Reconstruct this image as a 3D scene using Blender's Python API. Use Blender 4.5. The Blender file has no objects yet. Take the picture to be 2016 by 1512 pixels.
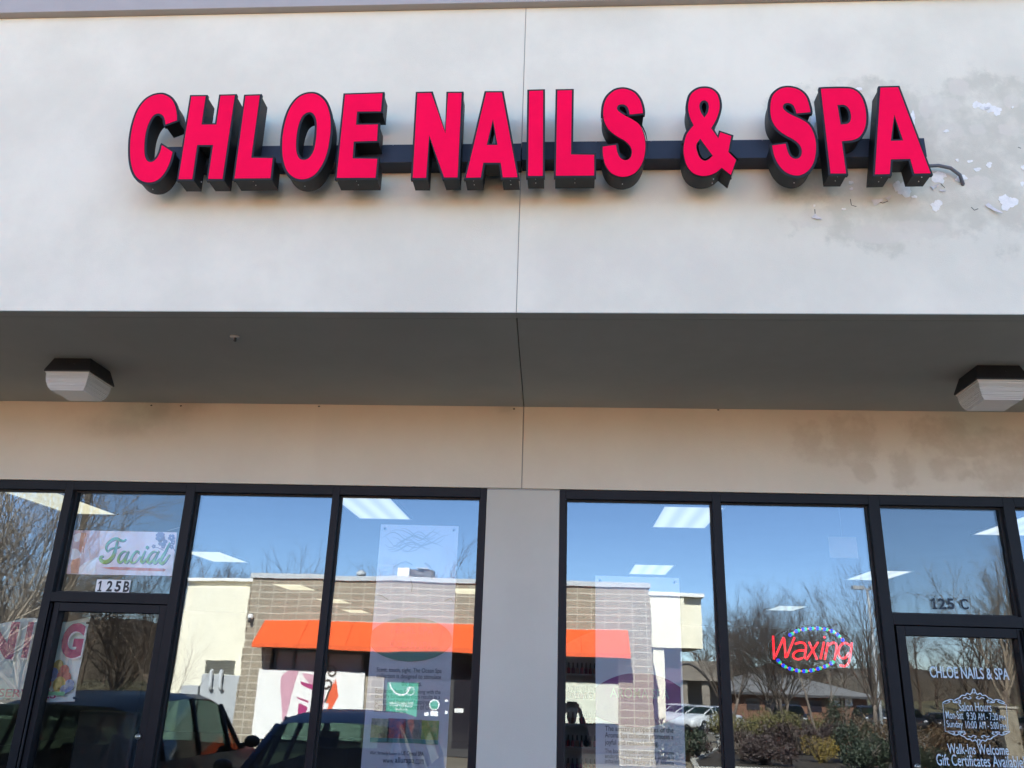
import bpy, bmesh, math, random
from mathutils import Vector, Matrix
from mathutils.geometry import tessellate_polygon
R_ = math.radians
sc = bpy.context.scene
col = sc.collection
# ------------------------------------------------------------------ camera
FPX, CX, CY = 1640.0, 1008.0, 756.0
CAMP = Vector((0.0, -6.2, 1.8))
_u = Vector((152.0, -4646.0, FPX)).normalized()
_r = Vector((24800.0, 226.0, -FPX)); _r = (_r - _u * _r.dot(_u)).normalized()
_n = _r.cross(-_u).normalized()
ROT = Matrix((_r, _n, _u))                      # camera (x right, y down, z forward) -> world
cam_d = bpy.data.cameras.new('camera'); cam = bpy.data.objects.new('camera', cam_d); col.objects.link(cam)
cam_d.sensor_width = 36.0; cam_d.lens = FPX / 2016 * 36.0; cam_d.clip_start = 0.02; cam_d.clip_end = 3000
cm = Matrix.Identity(4)
for i in range(3):
    cm[i][0] = ROT[i][0]; cm[i][1] = -ROT[i][1]; cm[i][2] = -ROT[i][2]; cm[i][3] = CAMP[i]
cam.matrix_world = cm
sc.camera = cam
# ------------------------------------------------------------------ sky, sun, exposure
SUN_EL, SUN_AZ = R_(37), R_(-8)                 # sun stands behind the salon, a little to the left
w = bpy.data.worlds.new('World'); sc.world = w; w.use_nodes = True
nt = w.node_tree; bg = nt.nodes['Background']
sky = nt.nodes.new('ShaderNodeTexSky'); sky.sky_type = 'NISHITA'; sky.sun_disc = False
sky.sun_elevation = SUN_EL; sky.sun_rotation = SUN_AZ; sky.air_density = 0.7; sky.dust_density = 0.1; sky.ozone_density = 2.6
nt.links.new(sky.outputs[0], bg.inputs[0]); bg.inputs[1].default_value = 0.105
sd = bpy.data.lights.new('sun', 'SUN'); sun = bpy.data.objects.new('sun', sd); col.objects.link(sun)
sd.energy = 5.0; sd.angle = R_(0.53); sd.color = (1.0, 0.91, 0.77)
to_sun = Vector((math.sin(SUN_AZ) * math.cos(SUN_EL), math.cos(SUN_AZ) * math.cos(SUN_EL), math.sin(SUN_EL)))
sun.rotation_euler = to_sun.to_track_quat('Z', 'Y').to_euler(); sun.location = (0, 30, 40)
sc.view_settings.view_transform = 'Standard'; sc.view_settings.look = 'None'
sc.view_settings.exposure = 2.53; sc.view_settings.gamma = 1.0
sc.cycles.max_bounces = 10; sc.cycles.transparent_max_bounces = 12; sc.cycles.glossy_bounces = 5
sc.cycles.diffuse_bounces = 5; sc.cycles.caustics_reflective = False; sc.cycles.sample_clamp_indirect = 6

# ------------------------------------------------------------------ measuring: photo pixel on a wall plane -> metres
def P(x, y, Y=0.0):
    d = ROT @ Vector((x - CX, y - CY, FPX)); t = (Y - CAMP.y) / d.y
    return CAMP + d * t
GL = 0.06                                       # plane of the window glass
def RF(x, y, V):                                # a thing seen mirrored in the glass, V metres behind it -> where it really stands
    p = P(x, y, V); return Vector((p.x, 2 * GL - p.y, p.z))
def ground_z(Y):
    if Y > -1.8: return 0.0
    return -0.13 - 0.0165 * (min(-Y, 62) - 1.8)
# ------------------------------------------------------------------ materials
MATS = {}
def mat(name, c, rough=0.6, var=0.0, vs=6.0, bump=0.0, bs=60.0, metal=0.0, emit=None, es=0.0, c2=None, coat=0.0, spec=None):
    if name in MATS: return MATS[name]
    m = bpy.data.materials.new(name); m.use_nodes = True; t = m.node_tree; b = t.nodes['Principled BSDF']
    b.inputs['Base Color'].default_value = (*c, 1); b.inputs['Roughness'].default_value = rough; b.inputs['Metallic'].default_value = metal
    if spec is not None: b.inputs['Specular IOR Level'].default_value = spec
    if coat: b.inputs['Coat Weight'].default_value = coat; b.inputs['Coat Roughness'].default_value = .05
    if var or c2:
        g = t.nodes.new('ShaderNodeNewGeometry'); n = t.nodes.new('ShaderNodeTexNoise'); n.inputs['Scale'].default_value = vs; n.inputs['Detail'].default_value = 6
        n.inputs['Roughness'].default_value = .65
        t.links.new(g.outputs['Position'], n.inputs['Vector'])
        r = t.nodes.new('ShaderNodeValToRGB'); r.color_ramp.elements[0].position = .32; r.color_ramp.elements[1].position = .68
        a = c2 or tuple(max(0, v * (1 - var)) for v in c); bb = c if c2 else tuple(min(1, v * (1 + var)) for v in c)
        r.color_ramp.elements[0].color = (*a, 1); r.color_ramp.elements[1].color = (*bb, 1)
        t.links.new(n.outputs['Fac'], r.inputs[0]); t.links.new(r.outputs[0], b.inputs['Base Color'])
    if bump:
        g = t.nodes.new('ShaderNodeNewGeometry'); n = t.nodes.new('ShaderNodeTexNoise'); n.inputs['Scale'].default_value = bs; n.inputs['Detail'].default_value = 5
        t.links.new(g.outputs['Position'], n.inputs['Vector']); bp = t.nodes.new('ShaderNodeBump'); bp.inputs['Distance'].default_value = bump; bp.inputs['Strength'].default_value = 1
        t.links.new(n.outputs['Fac'], bp.inputs['Height']); t.links.new(bp.outputs[0], b.inputs['Normal'])
    if emit: b.inputs['Emission Color'].default_value = (*emit, 1); b.inputs['Emission Strength'].default_value = es
    MATS[name] = m; return m
def math_n(t, op, a, b=None, clamp=False):
    n = t.nodes.new('ShaderNodeMath'); n.operation = op; n.use_clamp = clamp
    for i, v in enumerate((a, b)):
        if v is None: continue
        if isinstance(v, (int, float)): n.inputs[i].default_value = v
        else: t.links.new(v, n.inputs[i])
    return n.outputs[0]
def mixc(t, f, a, b):
    n = t.nodes.new('ShaderNodeMix'); n.data_type = 'RGBA'
    for s, v in ((0, f), (6, a), (7, b)):
        if isinstance(v, (int, float)): n.inputs[s].default_value = v
        elif isinstance(v, tuple): n.inputs[s].default_value = (*v, 1)
        else: t.links.new(v, n.inputs[s])
    return n.outputs[2]
def noise_n(t, vec, scale, detail=5, rough=.6):
    n = t.nodes.new('ShaderNodeTexNoise'); n.inputs['Scale'].default_value = scale; n.inputs['Detail'].default_value = detail; n.inputs['Roughness'].default_value = rough
    t.links.new(vec, n.inputs['Vector']); return n.outputs['Fac']
def ramp(t, f, lo, hi):
    n = t.nodes.new('ShaderNodeMapRange'); n.inputs[1].default_value = lo; n.inputs[2].default_value = hi; n.clamp = True
    n.interpolation_type = 'SMOOTHSTEP'; t.links.new(f, n.inputs[0]); return n.outputs[0]
def stucco(name, base, zones, mott=.085, bump=.0013):
    """painted stucco; zones = list of (colour, blobs, softness, jitter, amount); a blob is (x, z, rx, rz) of a worn or repainted patch"""
    m = bpy.data.materials.new(name); m.use_nodes = True; t = m.node_tree; b = t.nodes['Principled BSDF']; b.inputs['Roughness'].default_value = .85
    b.inputs['Specular IOR Level'].default_value = .25
    pos = t.nodes.new('ShaderNodeNewGeometry').outputs['Position']
    sep = t.nodes.new('ShaderNodeSeparateXYZ'); t.links.new(pos, sep.inputs[0])
    c = mixc(t, ramp(t, noise_n(t, pos, .9, 6, .62), .35, .68), tuple(v * (1 - mott) for v in base), tuple(min(1, v * (1 + mott * .6)) for v in base))
    sv = t.nodes.new('ShaderNodeVectorMath'); sv.operation = 'MULTIPLY'; sv.inputs[1].default_value = (2.2, 1, .25); t.links.new(pos, sv.inputs[0])
    c = mixc(t, math_n(t, 'MULTIPLY', ramp(t, noise_n(t, sv.outputs[0], 1.3, 4), .5, .8), .35), c, tuple(v * .9 for v in base))
    c = mixc(t, math_n(t, 'MULTIPLY', ramp(t, noise_n(t, pos, 95, 3), .62, .8), .22), c, tuple(v * .75 for v in base))
    for colr, blobs, soft, jit, amt in zones:
        na = noise_n(t, pos, 3.4, 3); nb = noise_n(t, pos, 13, 6, .7)
        n1 = math_n(t, 'MULTIPLY', math_n(t, 'ADD', math_n(t, 'SUBTRACT', na, .5), math_n(t, 'MULTIPLY', math_n(t, 'SUBTRACT', nb, .5), .75)), jit)
        best = None
        for (bx, bz, rx, rz) in blobs:
            dx = math_n(t, 'DIVIDE', math_n(t, 'SUBTRACT', sep.outputs[0], bx), rx); dz = math_n(t, 'DIVIDE', math_n(t, 'SUBTRACT', sep.outputs[2], bz), rz)
            d = math_n(t, 'POWER', math_n(t, 'ADD', math_n(t, 'POWER', math_n(t, 'ABSOLUTE', dx), 3), math_n(t, 'POWER', math_n(t, 'ABSOLUTE', dz), 3)), .333)
            best = d if best is None else math_n(t, 'MINIMUM', best, d)
        d = math_n(t, 'ADD', best, n1)
        k = math_n(t, 'SUBTRACT', 1.0, ramp(t, d, 1 - soft, 1 + soft))
        k = math_n(t, 'MULTIPLY', k, math_n(t, 'MULTIPLY', ramp(t, noise_n(t, pos, 5.5, 5), .25, .6), amt))
        c = mixc(t, k, c, colr)
    t.links.new(c, b.inputs['Base Color'])
    bp = t.nodes.new('ShaderNodeBump'); bp.inputs['Distance'].default_value = bump; bp.inputs['Strength'].default_value = 1
    hsum = math_n(t, 'ADD', noise_n(t, pos, 160, 4), math_n(t, 'MULTIPLY', noise_n(t, pos, 14, 3), .8))
    t.links.new(hsum, bp.inputs['Height']); t.links.new(bp.outputs[0], b.inputs['Normal'])
    return m
def glass(name, tint, refl, wave=1.0, rc=(1, 1, 1), dust=.008, fm=1.2):
    m = bpy.data.materials.new(name); m.use_nodes = True; t = m.node_tree; t.nodes.remove(t.nodes['Principled BSDF']); out = t.nodes['Material Output']
    tr = t.nodes.new('ShaderNodeBsdfTransparent'); tr.inputs[0].default_value = (*tint, 1)
    gl = t.nodes.new('ShaderNodeBsdfGlossy'); gl.inputs['Roughness'].default_value = 0.0; gl.inputs[0].default_value = (*rc, 1)
    lw = t.nodes.new('ShaderNodeFresnel'); lw.inputs[0].default_value = 1.5
    fac = math_n(t, 'ADD', math_n(t, 'MULTIPLY', lw.outputs[0], fm), refl, True)
    mx = t.nodes.new('ShaderNodeMixShader'); t.links.new(fac, mx.inputs[0]); t.links.new(tr.outputs[0], mx.inputs[1]); t.links.new(gl.outputs[0], mx.inputs[2])
    if dust:
        df = t.nodes.new('ShaderNodeBsdfDiffuse'); df.inputs[0].default_value = (.6, .58, .54, 1); gp_ = t.nodes.new('ShaderNodeNewGeometry').outputs['Position']
        sc2 = t.nodes.new('ShaderNodeVectorMath'); sc2.operation = 'MULTIPLY'; sc2.inputs[1].default_value = (3, 1, .7); t.links.new(gp_, sc2.inputs[0])
        k2 = math_n(t, 'MULTIPLY', math_n(t, 'ADD', ramp(t, noise_n(t, sc2.outputs[0], 2.2, 6, .7), .4, .8), .25), dust)
        m2 = t.nodes.new('ShaderNodeMixShader'); t.links.new(k2, m2.inputs[0]); t.links.new(mx.outputs[0], m2.inputs[1]); t.links.new(df.outputs[0], m2.inputs[2]); mx = m2
    t.links.new(mx.outputs[0], out.inputs[0])
    if wave:
        oi = t.nodes.new('ShaderNodeObjectInfo'); g = t.nodes.new('ShaderNodeNewGeometry')
        va = t.nodes.new('ShaderNodeVectorMath'); va.operation = 'ADD'; t.links.new(g.outputs['Position'], va.inputs[0])
        k = math_n(t, 'MULTIPLY', oi.outputs['Random'], 37.0); t.links.new(k, va.inputs[1])
        h = math_n(t, 'ADD', math_n(t, 'MULTIPLY', noise_n(t, va.outputs[0], .9, 1), 1.0), math_n(t, 'MULTIPLY', noise_n(t, va.outputs[0], 7, 1), .03))
        bp = t.nodes.new('ShaderNodeBump'); bp.inputs['Distance'].default_value = .0014 * wave; bp.inputs['Strength'].default_value = 1
        t.links.new(h, bp.inputs['Height']); t.links.new(bp.outputs[0], gl.inputs['Normal'])
    return m
def clear_mat(name, tint=(1, 1, 1)):
    m = bpy.data.materials.new(name); m.use_nodes = True; t = m.node_tree; t.nodes.remove(t.nodes['Principled BSDF'])
    tr = t.nodes.new('ShaderNodeBsdfTransparent'); tr.inputs[0].default_value = (*tint, 1); t.links.new(tr.outputs[0], t.nodes['Material Output'].inputs[0]); return m
# ------------------------------------------------------------------ objects, parts, tags
ROOTLOC = {}
def tag(o, label=None, cat=None, group=None, kind=None):
    if label: o['label'] = label
    if cat: o['category'] = cat
    if group: o['group'] = group
    if kind: o['kind'] = kind
    return o
def thing(name, label, cat, loc=(0, 0, 0), rz=0.0, group=None):
    o = bpy.data.objects.new(name, None); col.objects.link(o); o.location = loc; o.rotation_euler = (0, 0, rz); o.empty_display_size = .2
    ROOTLOC[o.name] = Vector(loc); return tag(o, label, cat, group)
class MB:
    """collects shapes; build() links them as ONE mesh object"""
    def __init__(s): s.v = []; s.f = []; s.mi = []; s.sm = []
    def add(s, vs, fs, m=0, smooth=False):
        o = len(s.v); s.v += [tuple(v) for v in vs]
        for f in fs: s.f.append(tuple(i + o for i in f)); s.mi.append(m); s.sm.append(smooth)
        return s
    def box(s, x0, x1, y0, y1, z0, z1, m=0):
        v = [(x, y, z) for x in (x0, x1) for y in (y0, y1) for z in (z0, z1)]
        return s.add(v, [(0, 1, 3, 2), (4, 6, 7, 5), (0, 4, 5, 1), (2, 3, 7, 6), (0, 2, 6, 4), (1, 5, 7, 3)], m)
    def tube(s, pts, rad, n=8, m=0, caps=True, smooth=True):
        pts = [Vector(p) for p in pts]
        if isinstance(rad, (int, float)): rad = [rad] * len(pts)
        rings = []; ref = None
        for i, p in enumerate(pts):
            d = (pts[min(i + 1, len(pts) - 1)] - pts[max(i - 1, 0)])
            if d.length < 1e-9: d = Vector((0, 0, 1))
            d.normalize()
            if ref is None: ref = d.cross(Vector((0, 0, 1)) if abs(d.z) < .9 else Vector((1, 0, 0))).normalized()
            ref = (ref - d * ref.dot(d)); ref = ref.normalized() if ref.length > 1e-6 else d.orthogonal().normalized()
            b = d.cross(ref)
            rings.append([p + (ref * math.cos(2 * math.pi * k / n) + b * math.sin(2 * math.pi * k / n)) * rad[i] for k in range(n)])
        v = [q for r in rings for q in r]; f = []
        for i in range(len(pts) - 1):
            for k in range(n): f.append((i * n + k, i * n + (k + 1) % n, (i + 1) * n + (k + 1) % n, (i + 1) * n + k))
        if caps: f.append(tuple(range(n - 1, -1, -1))); f.append(tuple(range((len(pts) - 1) * n, len(pts) * n)))
        return s.add(v, f, m, smooth)
    def cone(s, c, ax, r0, r1, h, n=24, m=0):
        c = Vector(c); ax = Vector(ax); return s.tube([c, c + ax * h], [r0, r1], n, m)
    def sphere(s, c, r, n=8, m=0, sq=(1, 1, 1)):
        v = []; f = []; k = max(4, n // 2 + 1)
        for i in range(k + 1):
            a = math.pi * i / k
            for j in range(n): v.append((c[0] + r * sq[0] * math.sin(a) * math.cos(2 * math.pi * j / n), c[1] + r * sq[1] * math.sin(a) * math.sin(2 * math.pi * j / n), c[2] + r * sq[2] * math.cos(a)))
        for i in range(k):
            for j in range(n): f.append((i * n + j, (i + 1) * n + j, (i + 1) * n + (j + 1) % n, i * n + (j + 1) % n))
        return s.add(v, f, m, True)
    def prism(s, polys, o, r, u, d0, d1, m=0, mside=None, nrm=None, back=True):
        """polys: outline + holes in 2-D, laid on the plane through o spanned by r and u, from depth d0 (front) to d1 (back) along nrm"""
        o, r, u = Vector(o), Vector(r), Vector(u); nrm = Vector(nrm) if nrm is not None else u.cross(r) * 1.0
        fl = [p for q in polys for p in q]
        tris = tessellate_polygon([[Vector((p[0], p[1], 0)) for p in q] for q in polys])
        w3 = lambda p, d: o + r * p[0] + u * p[1] + nrm * d
        s.add([w3(p, d0) for p in fl], tris, m)
        if d1 != d0:
            ms = m if mside is None else mside
            if back: s.add([w3(p, d1) for p in fl], [t[::-1] for t in tris], ms)
            k = 0
            for q in polys:
                n = len(q); s.add([w3(p, d0) for p in q] + [w3(p, d1) for p in q], [(i, (i + 1) % n, n + (i + 1) % n, n + i) for i in range(n)], ms)
        return s
    def text(s, body, o, r, u, wd, ht, m=0, lift=.0008, bold=0.0, shear=0.0, space=1.0):
        """lettering fitted to a box wd x ht whose lower left corner is o"""
        v, f = text_geo(body, bold, shear, space)
        x0 = min(p[0] for p in v); x1 = max(p[0] for p in v); y0 = min(p[1] for p in v); y1 = max(p[1] for p in v)
        o, r, u = Vector(o), Vector(r), Vector(u); nrm = r.cross(u)
        sx = wd / (x1 - x0); sy = ht / (y1 - y0)
        return s.add([o + r * ((p[0] - x0) * sx) + u * ((p[1] - y0) * sy) + nrm * lift for p in v], f, m)
    def build(s, name, mats, parent=None, smooth=None, local=False, label=None, bevel=0.0):
        me = bpy.data.meshes.new(name)
        off = Vector((0, 0, 0))
        if parent is not None and not local:
            q = parent
            while q.parent is not None: q = q.parent
            off = ROOTLOC.get(q.name, Vector((0, 0, 0)))
        me.from_pydata([(a - off.x, b - off.y, c - off.z) for a, b, c in s.v], [], s.f)
        for m in (mats if isinstance(mats, (list, tuple)) else [mats]): me.materials.append(m)
        me.polygons.foreach_set('material_index', s.mi)
        me.polygons.foreach_set('use_smooth', [smooth if smooth is not None else x for x in s.sm])
        me.update()
        o = bpy.data.objects.new(name, me); col.objects.link(o)
        if parent is not None: o.parent = parent
        if label: o['label'] = label
        if bevel:
            bm = bmesh.new(); bm.from_mesh(me); bmesh.ops.remove_doubles(bm, verts=bm.verts, dist=1e-5)
            es = [e for e in bm.edges if len(e.link_faces) == 2 and e.calc_face_angle(0) > .5]
            bmesh.ops.bevel(bm, geom=es, offset=bevel, segments=2, affect='EDGES', profile=.5); bm.normal_update(); bm.to_mesh(me); bm.free()
        return o
_TG = {}
def text_geo(body, bold, shear, space):
    k = (body, bold, shear, space)
    if k not in _TG:
        cu = bpy.data.curves.new('t', 'FONT'); cu.body = body; cu.size = 1; cu.offset = bold; cu.shear = shear; cu.space_character = space; cu.resolution_u = 4; cu.fill_mode = 'FRONT'
        ob = bpy.data.objects.new('t', cu); col.objects.link(ob); dg = bpy.context.evaluated_depsgraph_get()
        me = bpy.data.meshes.new_from_object(ob.evaluated_get(dg)); _TG[k] = ([tuple(v.co) for v in me.vertices], [tuple(p.vertices) for p in me.polygons])
        bpy.data.objects.remove(ob); bpy.data.meshes.remove(me); bpy.data.curves.remove(cu)
    return _TG[k]
def smooth_path(pts, closed=True, k=6):
    """points with a third entry are smooth (Catmull-Rom), the others are corners"""
    n = len(pts); out = []
    S = [len(p) > 2 for p in pts]; V = [Vector((p[0], p[1])) for p in pts]
    for i in range(n if closed else n - 1):
        j = (i + 1) % n; a, b = V[i], V[j]
        if not S[i] and not S[j]: out.append(tuple(a)); continue
        ta = (b - V[i - 1]) * .5 if S[i] and (closed or i > 0) else (b - a)
        tb = (V[(j + 1) % n] - a) * .5 if S[j] and (closed or j < n - 1) else (b - a)
        L = (b - a).length
        for t_ in (ta, tb):
            if t_.length > L * 1.6: t_ *= L * 1.6 / t_.length
        for q in range(k):
            h = q / k; h2 = h * h; h3 = h2 * h
            out.append(tuple(a * (2 * h3 - 3 * h2 + 1) + ta * (h3 - 2 * h2 + h) + b * (-2 * h3 + 3 * h2) + tb * (h3 - h2)))
    if not closed: out.append(tuple(V[-1]))
    return out
def area(q): return sum(q[i][0] * q[(i + 1) % len(q)][1] - q[(i + 1) % len(q)][0] * q[i][1] for i in range(len(q))) / 2
def inset(q, d):
    """move a counter-clockwise outline inwards by d (a clockwise hole outwards into the face)"""
    n = len(q); out = []
    for i in range(n):
        a, b, c = Vector(q[i - 1]), Vector(q[i]), Vector(q[(i + 1) % n])
        e1 = (b - a).normalized(); e2 = (c - b).normalized(); n1 = Vector((-e1.y, e1.x)); n2 = Vector((-e2.y, e2.x))
        m = n1 + n2; L = m.length
        if L < 1e-6: out.append(tuple(b)); continue
        m /= L; out.append(tuple(b + m * min(d / max(m.dot(n1), .35), 2.2 * d)))
    return out
def ribbon(mb, pts, half, o, r, u, d=0.0, m=0):
    """flat stroke of even or listed half widths along a 2-D path"""
    n = len(pts); h = half if isinstance(half, (list, tuple)) else [half] * n
    o, r, u = Vector(o), Vector(r), Vector(u); nr = r.cross(u); v = []
    for i in range(n):
        a = Vector(pts[max(i - 1, 0)][:2]); b = Vector(pts[min(i + 1, n - 1)][:2]); e = b - a
        if e.length < 1e-9: e = Vector((1, 0))
        e.normalize(); q = Vector(pts[i][:2]); pz = Vector((-e.y, e.x)) * h[i]
        for s_ in (1, -1): w_ = q + pz * s_; v.append(o + r * w_.x + u * w_.y + nr * d)
    mb.add(v, [(2 * i, 2 * i + 1, 2 * i + 3, 2 * i + 2) for i in range(n - 1)], m)
XR, ZU = Vector((1, 0, 0)), Vector((0, 0, 1))
# ================================================================== the salon building
FY = -1.788; ST = 3.799; FT = 6.03; WT = 3.15
def pz(x, y, Y): q = P(x, y, Y); return (q.x, q.z)
def blob(x, y, rx, ry, Y):                      # ellipse measured in the photo -> metres on the wall
    a = P(x, y, Y); b = P(x + rx, y, Y); c = P(x, y + ry, Y); return (a.x, a.z, abs(b.x - a.x), abs(c.z - a.z))
fz = [((.57, .52, .40), [blob(1830, 320, 290, 150, FY), blob(1700, 215, 120, 60, FY), blob(1960, 260, 130, 110, FY)], .16, 1.3, .75),
      ((.71, .63, .52), [blob(1610, 90, 60, 40, FY), blob(1250, 520, 200, 40, FY), blob(480, 470, 180, 60, FY)], .5, 1.6, .30),
      ((.71, .635, .51), [blob(1835, 205, 22, 20, FY), blob(1887, 172, 18, 14, FY), blob(1862, 205, 30, 12, FY), blob(1872, 255, 26, 14, FY), blob(1925, 254, 22, 12, FY), blob(1985, 256, 20, 10, FY),
         blob(1818, 216, 10, 18, FY), blob(1990, 200, 14, 12, FY), blob(1600, 430, 40, 16, FY), blob(1930, 360, 26, 14, FY), blob(1765, 455, 80, 20, FY)], .14, 1.5, .75)]
M_FASC = stucco('fascia_paint', (.795, .725, .57), fz)
hz = [((.46, .37, .27), [blob(1585, 870, 30, 34, 0), blob(1680, 860, 46, 40, 0), blob(1640, 900, 60, 18, 0), blob(1775, 925, 24, 40, 0), blob(1700, 930, 20, 18, 0), blob(1850, 855, 70, 30, 0),
         blob(1905, 880, 60, 22, 0), blob(1960, 870, 50, 30, 0), blob(1870, 925, 34, 22, 0), blob(1970, 930, 50, 40, 0), blob(2060, 900, 60, 60, 0)], .30, 1.8, .6),
      ((.33, .265, .19), [blob(300, 805, 60, 26, 0), blob(250, 840, 90, 18, 0), blob(370, 800, 40, 12, 0), blob(1000, 806, 18, 8, 0)], .7, 1.3, .28)]
M_HEAD = stucco('header_paint', (.63, .545, .42), hz, .05)
M_PIL = stucco('pillar_paint', (.53, .49, .41), [((.45, .415, .35), [blob(1030, 1100, 30, 180, 0)], .8, 1.2, .25)], .05)
M_COP = mat('coping_paint', (.40, .36, .335), .8, .05, 3, .0006, 150)
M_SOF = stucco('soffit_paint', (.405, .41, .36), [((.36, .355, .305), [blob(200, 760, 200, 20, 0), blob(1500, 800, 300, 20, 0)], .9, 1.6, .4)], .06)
M_JNT = mat('joint_grey', (.34, .32, .29), .9)
M_DARK = mat('joint_dark', (.05, .05, .048), .9)
M_BRNZ = mat('bronze_frame', (.0075, .0075, .0095), .5, .25, 4, spec=.2)
M_GASK = mat('gasket', (.006, .006, .007), .6)
M_CLEAR = glass('inner_pane_glass', (1, 1, 1), .012, 1.7, (.9, .95, 1), 0)
M_GWIN = glass('window_glass', (.80, .84, .85), .088, 1.0, (.76, .88, 1.0))
M_GTRN = glass('transom_glass', (.95, .97, .97), .018, 1.0, (.78, .90, 1.0), .006, .7)
M_GDOOR = glass('door_glass', (.93, .95, .95), .02, 1.0, (.9, .96, 1.0), .006, .8)
M_CONC = mat('sidewalk_concrete', (.36, .345, .31), .85, .12, 2.5, .001, 60)
M_IWALL = mat('interior_wall', (.20, .19, .175), .8, .05, 1)
M_ICEIL = mat('interior_ceiling', (.22, .215, .205), .9, .05, 1)
M_IFLR = mat('interior_floor', (.12, .10, .085), .5, .1, 2)
salon = thing('salon_building', 'pale stucco strip mall front with deep dark soffit, grey pillar and black framed shop windows', 'building', (0, 0, 0))
XE = 13.0
SJ0, SJ1 = -.2985, -.336                        # the control joint: at the fascia, at the wall
m = MB()
m.box(-XE, SJ0 - .0025, FY, FY + .085, ST + .004, FT); m.box(SJ0 + .0025, XE, FY, FY + .085, ST + .004, FT); m.box(SJ0 - .0025, SJ0 + .0025, FY + .006, FY + .08, ST + .003, FT, 1)
m.box(-XE, XE, FY + .086, FY + .4, ST + .075, FT, 0)
m.build('fascia', [M_FASC, M_JNT], salon)
m = MB(); m.box(-XE, XE, FY - .055, FY + .45, FT + .002, FT + .36); m.box(-XE, XE, FY - .07, FY + .47, FT + .362, FT + .40)
m.build('coping', M_COP, salon, bevel=.004)
m = MB()
def strip(x0f, x0b, x1f, x1b, ya, yb, z0, z1, mm=0):
    m.add([(x0f, ya, z0), (x1f, ya, z0), (x1b, yb, z0), (x0b, yb, z0), (x0f, ya, z1), (x1f, ya, z1), (x1b, yb, z1), (x0b, yb, z1)],
          [(0, 3, 2, 1), (4, 5, 6, 7), (0, 1, 5, 4), (1, 2, 6, 5), (2, 3, 7, 6), (3, 0, 4, 7)], mm)
xj = lambda y: SJ0 + (SJ1 - SJ0) * (y - FY) / (-FY)
ya, yb = FY + .122, -.012
g = FY + .093
for s_, xe in ((-1, -XE), (1, XE)):
    a = xj(g) + s_ * .0035; b = xj(ya) + s_ * .0035; c = xj(yb) + s_ * .0035
    strip(min(xe, a), min(xe, c), max(xe, a), max(xe, c), g, yb, ST + .002, ST + .05)
m.box(-XE, XE, FY + .0865, yb, ST + .052, ST + .07, 1)
m.box(-XE, SJ0 - .004, FY + .001, FY + .085, ST, ST + .0035); m.box(SJ0 + .004, XE, FY + .001, FY + .085, ST, ST + .0035)
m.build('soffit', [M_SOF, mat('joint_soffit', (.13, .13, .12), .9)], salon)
m = MB()                                         # header wall and the wall either side of the shopfronts
m.box(-XE, SJ1 - .004, -.01, .2, WT + .004, ST + .06); m.box(SJ1 + .004, XE, -.01, .2, WT + .004, ST + .06); m.box(SJ1 - .004, SJ1 + .004, -.001, .19, WT + .004, ST + .05, 1)
m.box(-XE, XE, 0, .2, ST + .062, 5.6)
m.box(-XE, -5.2, -.01, .2, -.1, WT); m.box(4.42, XE, -.01, .2, -.1, WT)
m.build('header_wall', [M_HEAD, M_JNT], salon)
m = MB(); m.box(-.597, -.049, -.006, .2, -.1, WT - .012); m.box(-.597, -.049, .004, .19, WT - .012, WT + .004, 1); m.build('pillar', [M_PIL, M_JNT], salon, bevel=.003)
m = MB(); m.box(-XE, XE, FY + .45, 20, 5.65, 5.85); m.build('roof', mat('roof_felt', (.2, .2, .2), .9), salon)
m = MB(); m.box(-XE, -XE + .2, .2, 20, -.1, 5.65); m.box(XE - .2, XE, .2, 20, -.1, 5.65); m.box(-XE, XE, 19.8, 20, -.1, 5.65); m.box(-XE, -XE + .2, FY + .41, -.012, ST + .075, 5.65); m.box(XE - .2, XE, FY + .41, -.012, ST + .075, 5.65)
m.build('outer_wall', M_HEAD, salon)
m = MB(); m.box(-.40, -.25, .21, 19.7, .02, 3.42); m.box(-12.7, -12.6, .21, 19.7, .02, 3.42); m.box(12.6, 12.7, .21, 19.7, .02, 3.42); m.box(-12.6, -.401, 19.55, 19.7, .02, 3.42); m.box(-.249, 12.6, 19.55, 19.7, .02, 3.42); m.build('inner_wall', M_IWALL, salon)
m = MB(); m.box(-12.6, 12.6, .22, 19.7, 3.424, 3.5); m.build('ceiling', M_ICEIL, salon)
m = MB(); m.box(-12.6, 12.6, .0, 19.7, -.08, .015); m.build('floor', M_IFLR, salon)
# ---- shopfront windows
FF, FB = .0, .115                                # frame front and back
GR = .115                                        # bottom rail
def bar(m, x0, x1, z0, z1, y0=FF, y1=FB): m.box(x0, x1, y0, y1, z0, z1)
def pane(x0, x1, z0, z1, gm, parent, e=.012):
    m = MB(); m.add([(x0 - e, GL, z0 - e), (x1 + e, GL, z0 - e), (x1 + e, GL, z1 + e), (x0 - e, GL, z1 + e)], [(0, 1, 2, 3)], 0)
    y = GL + .016
    v = [(x0 - e, GL, z0 - e), (x1 + e, GL, z0 - e), (x1 + e, GL, z1 + e), (x0 - e, GL, z1 + e), (x0 - e, y, z0 - e), (x1 + e, y, z0 - e), (x1 + e, y, z1 + e), (x0 - e, y, z1 + e)]
    m.add(v, [(4, 7, 6, 5), (0, 4, 5, 1), (1, 5, 6, 2), (2, 6, 7, 3), (3, 7, 4, 0)], 1)
    return m.build('pane', [gm, M_CLEAR], parent)
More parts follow.
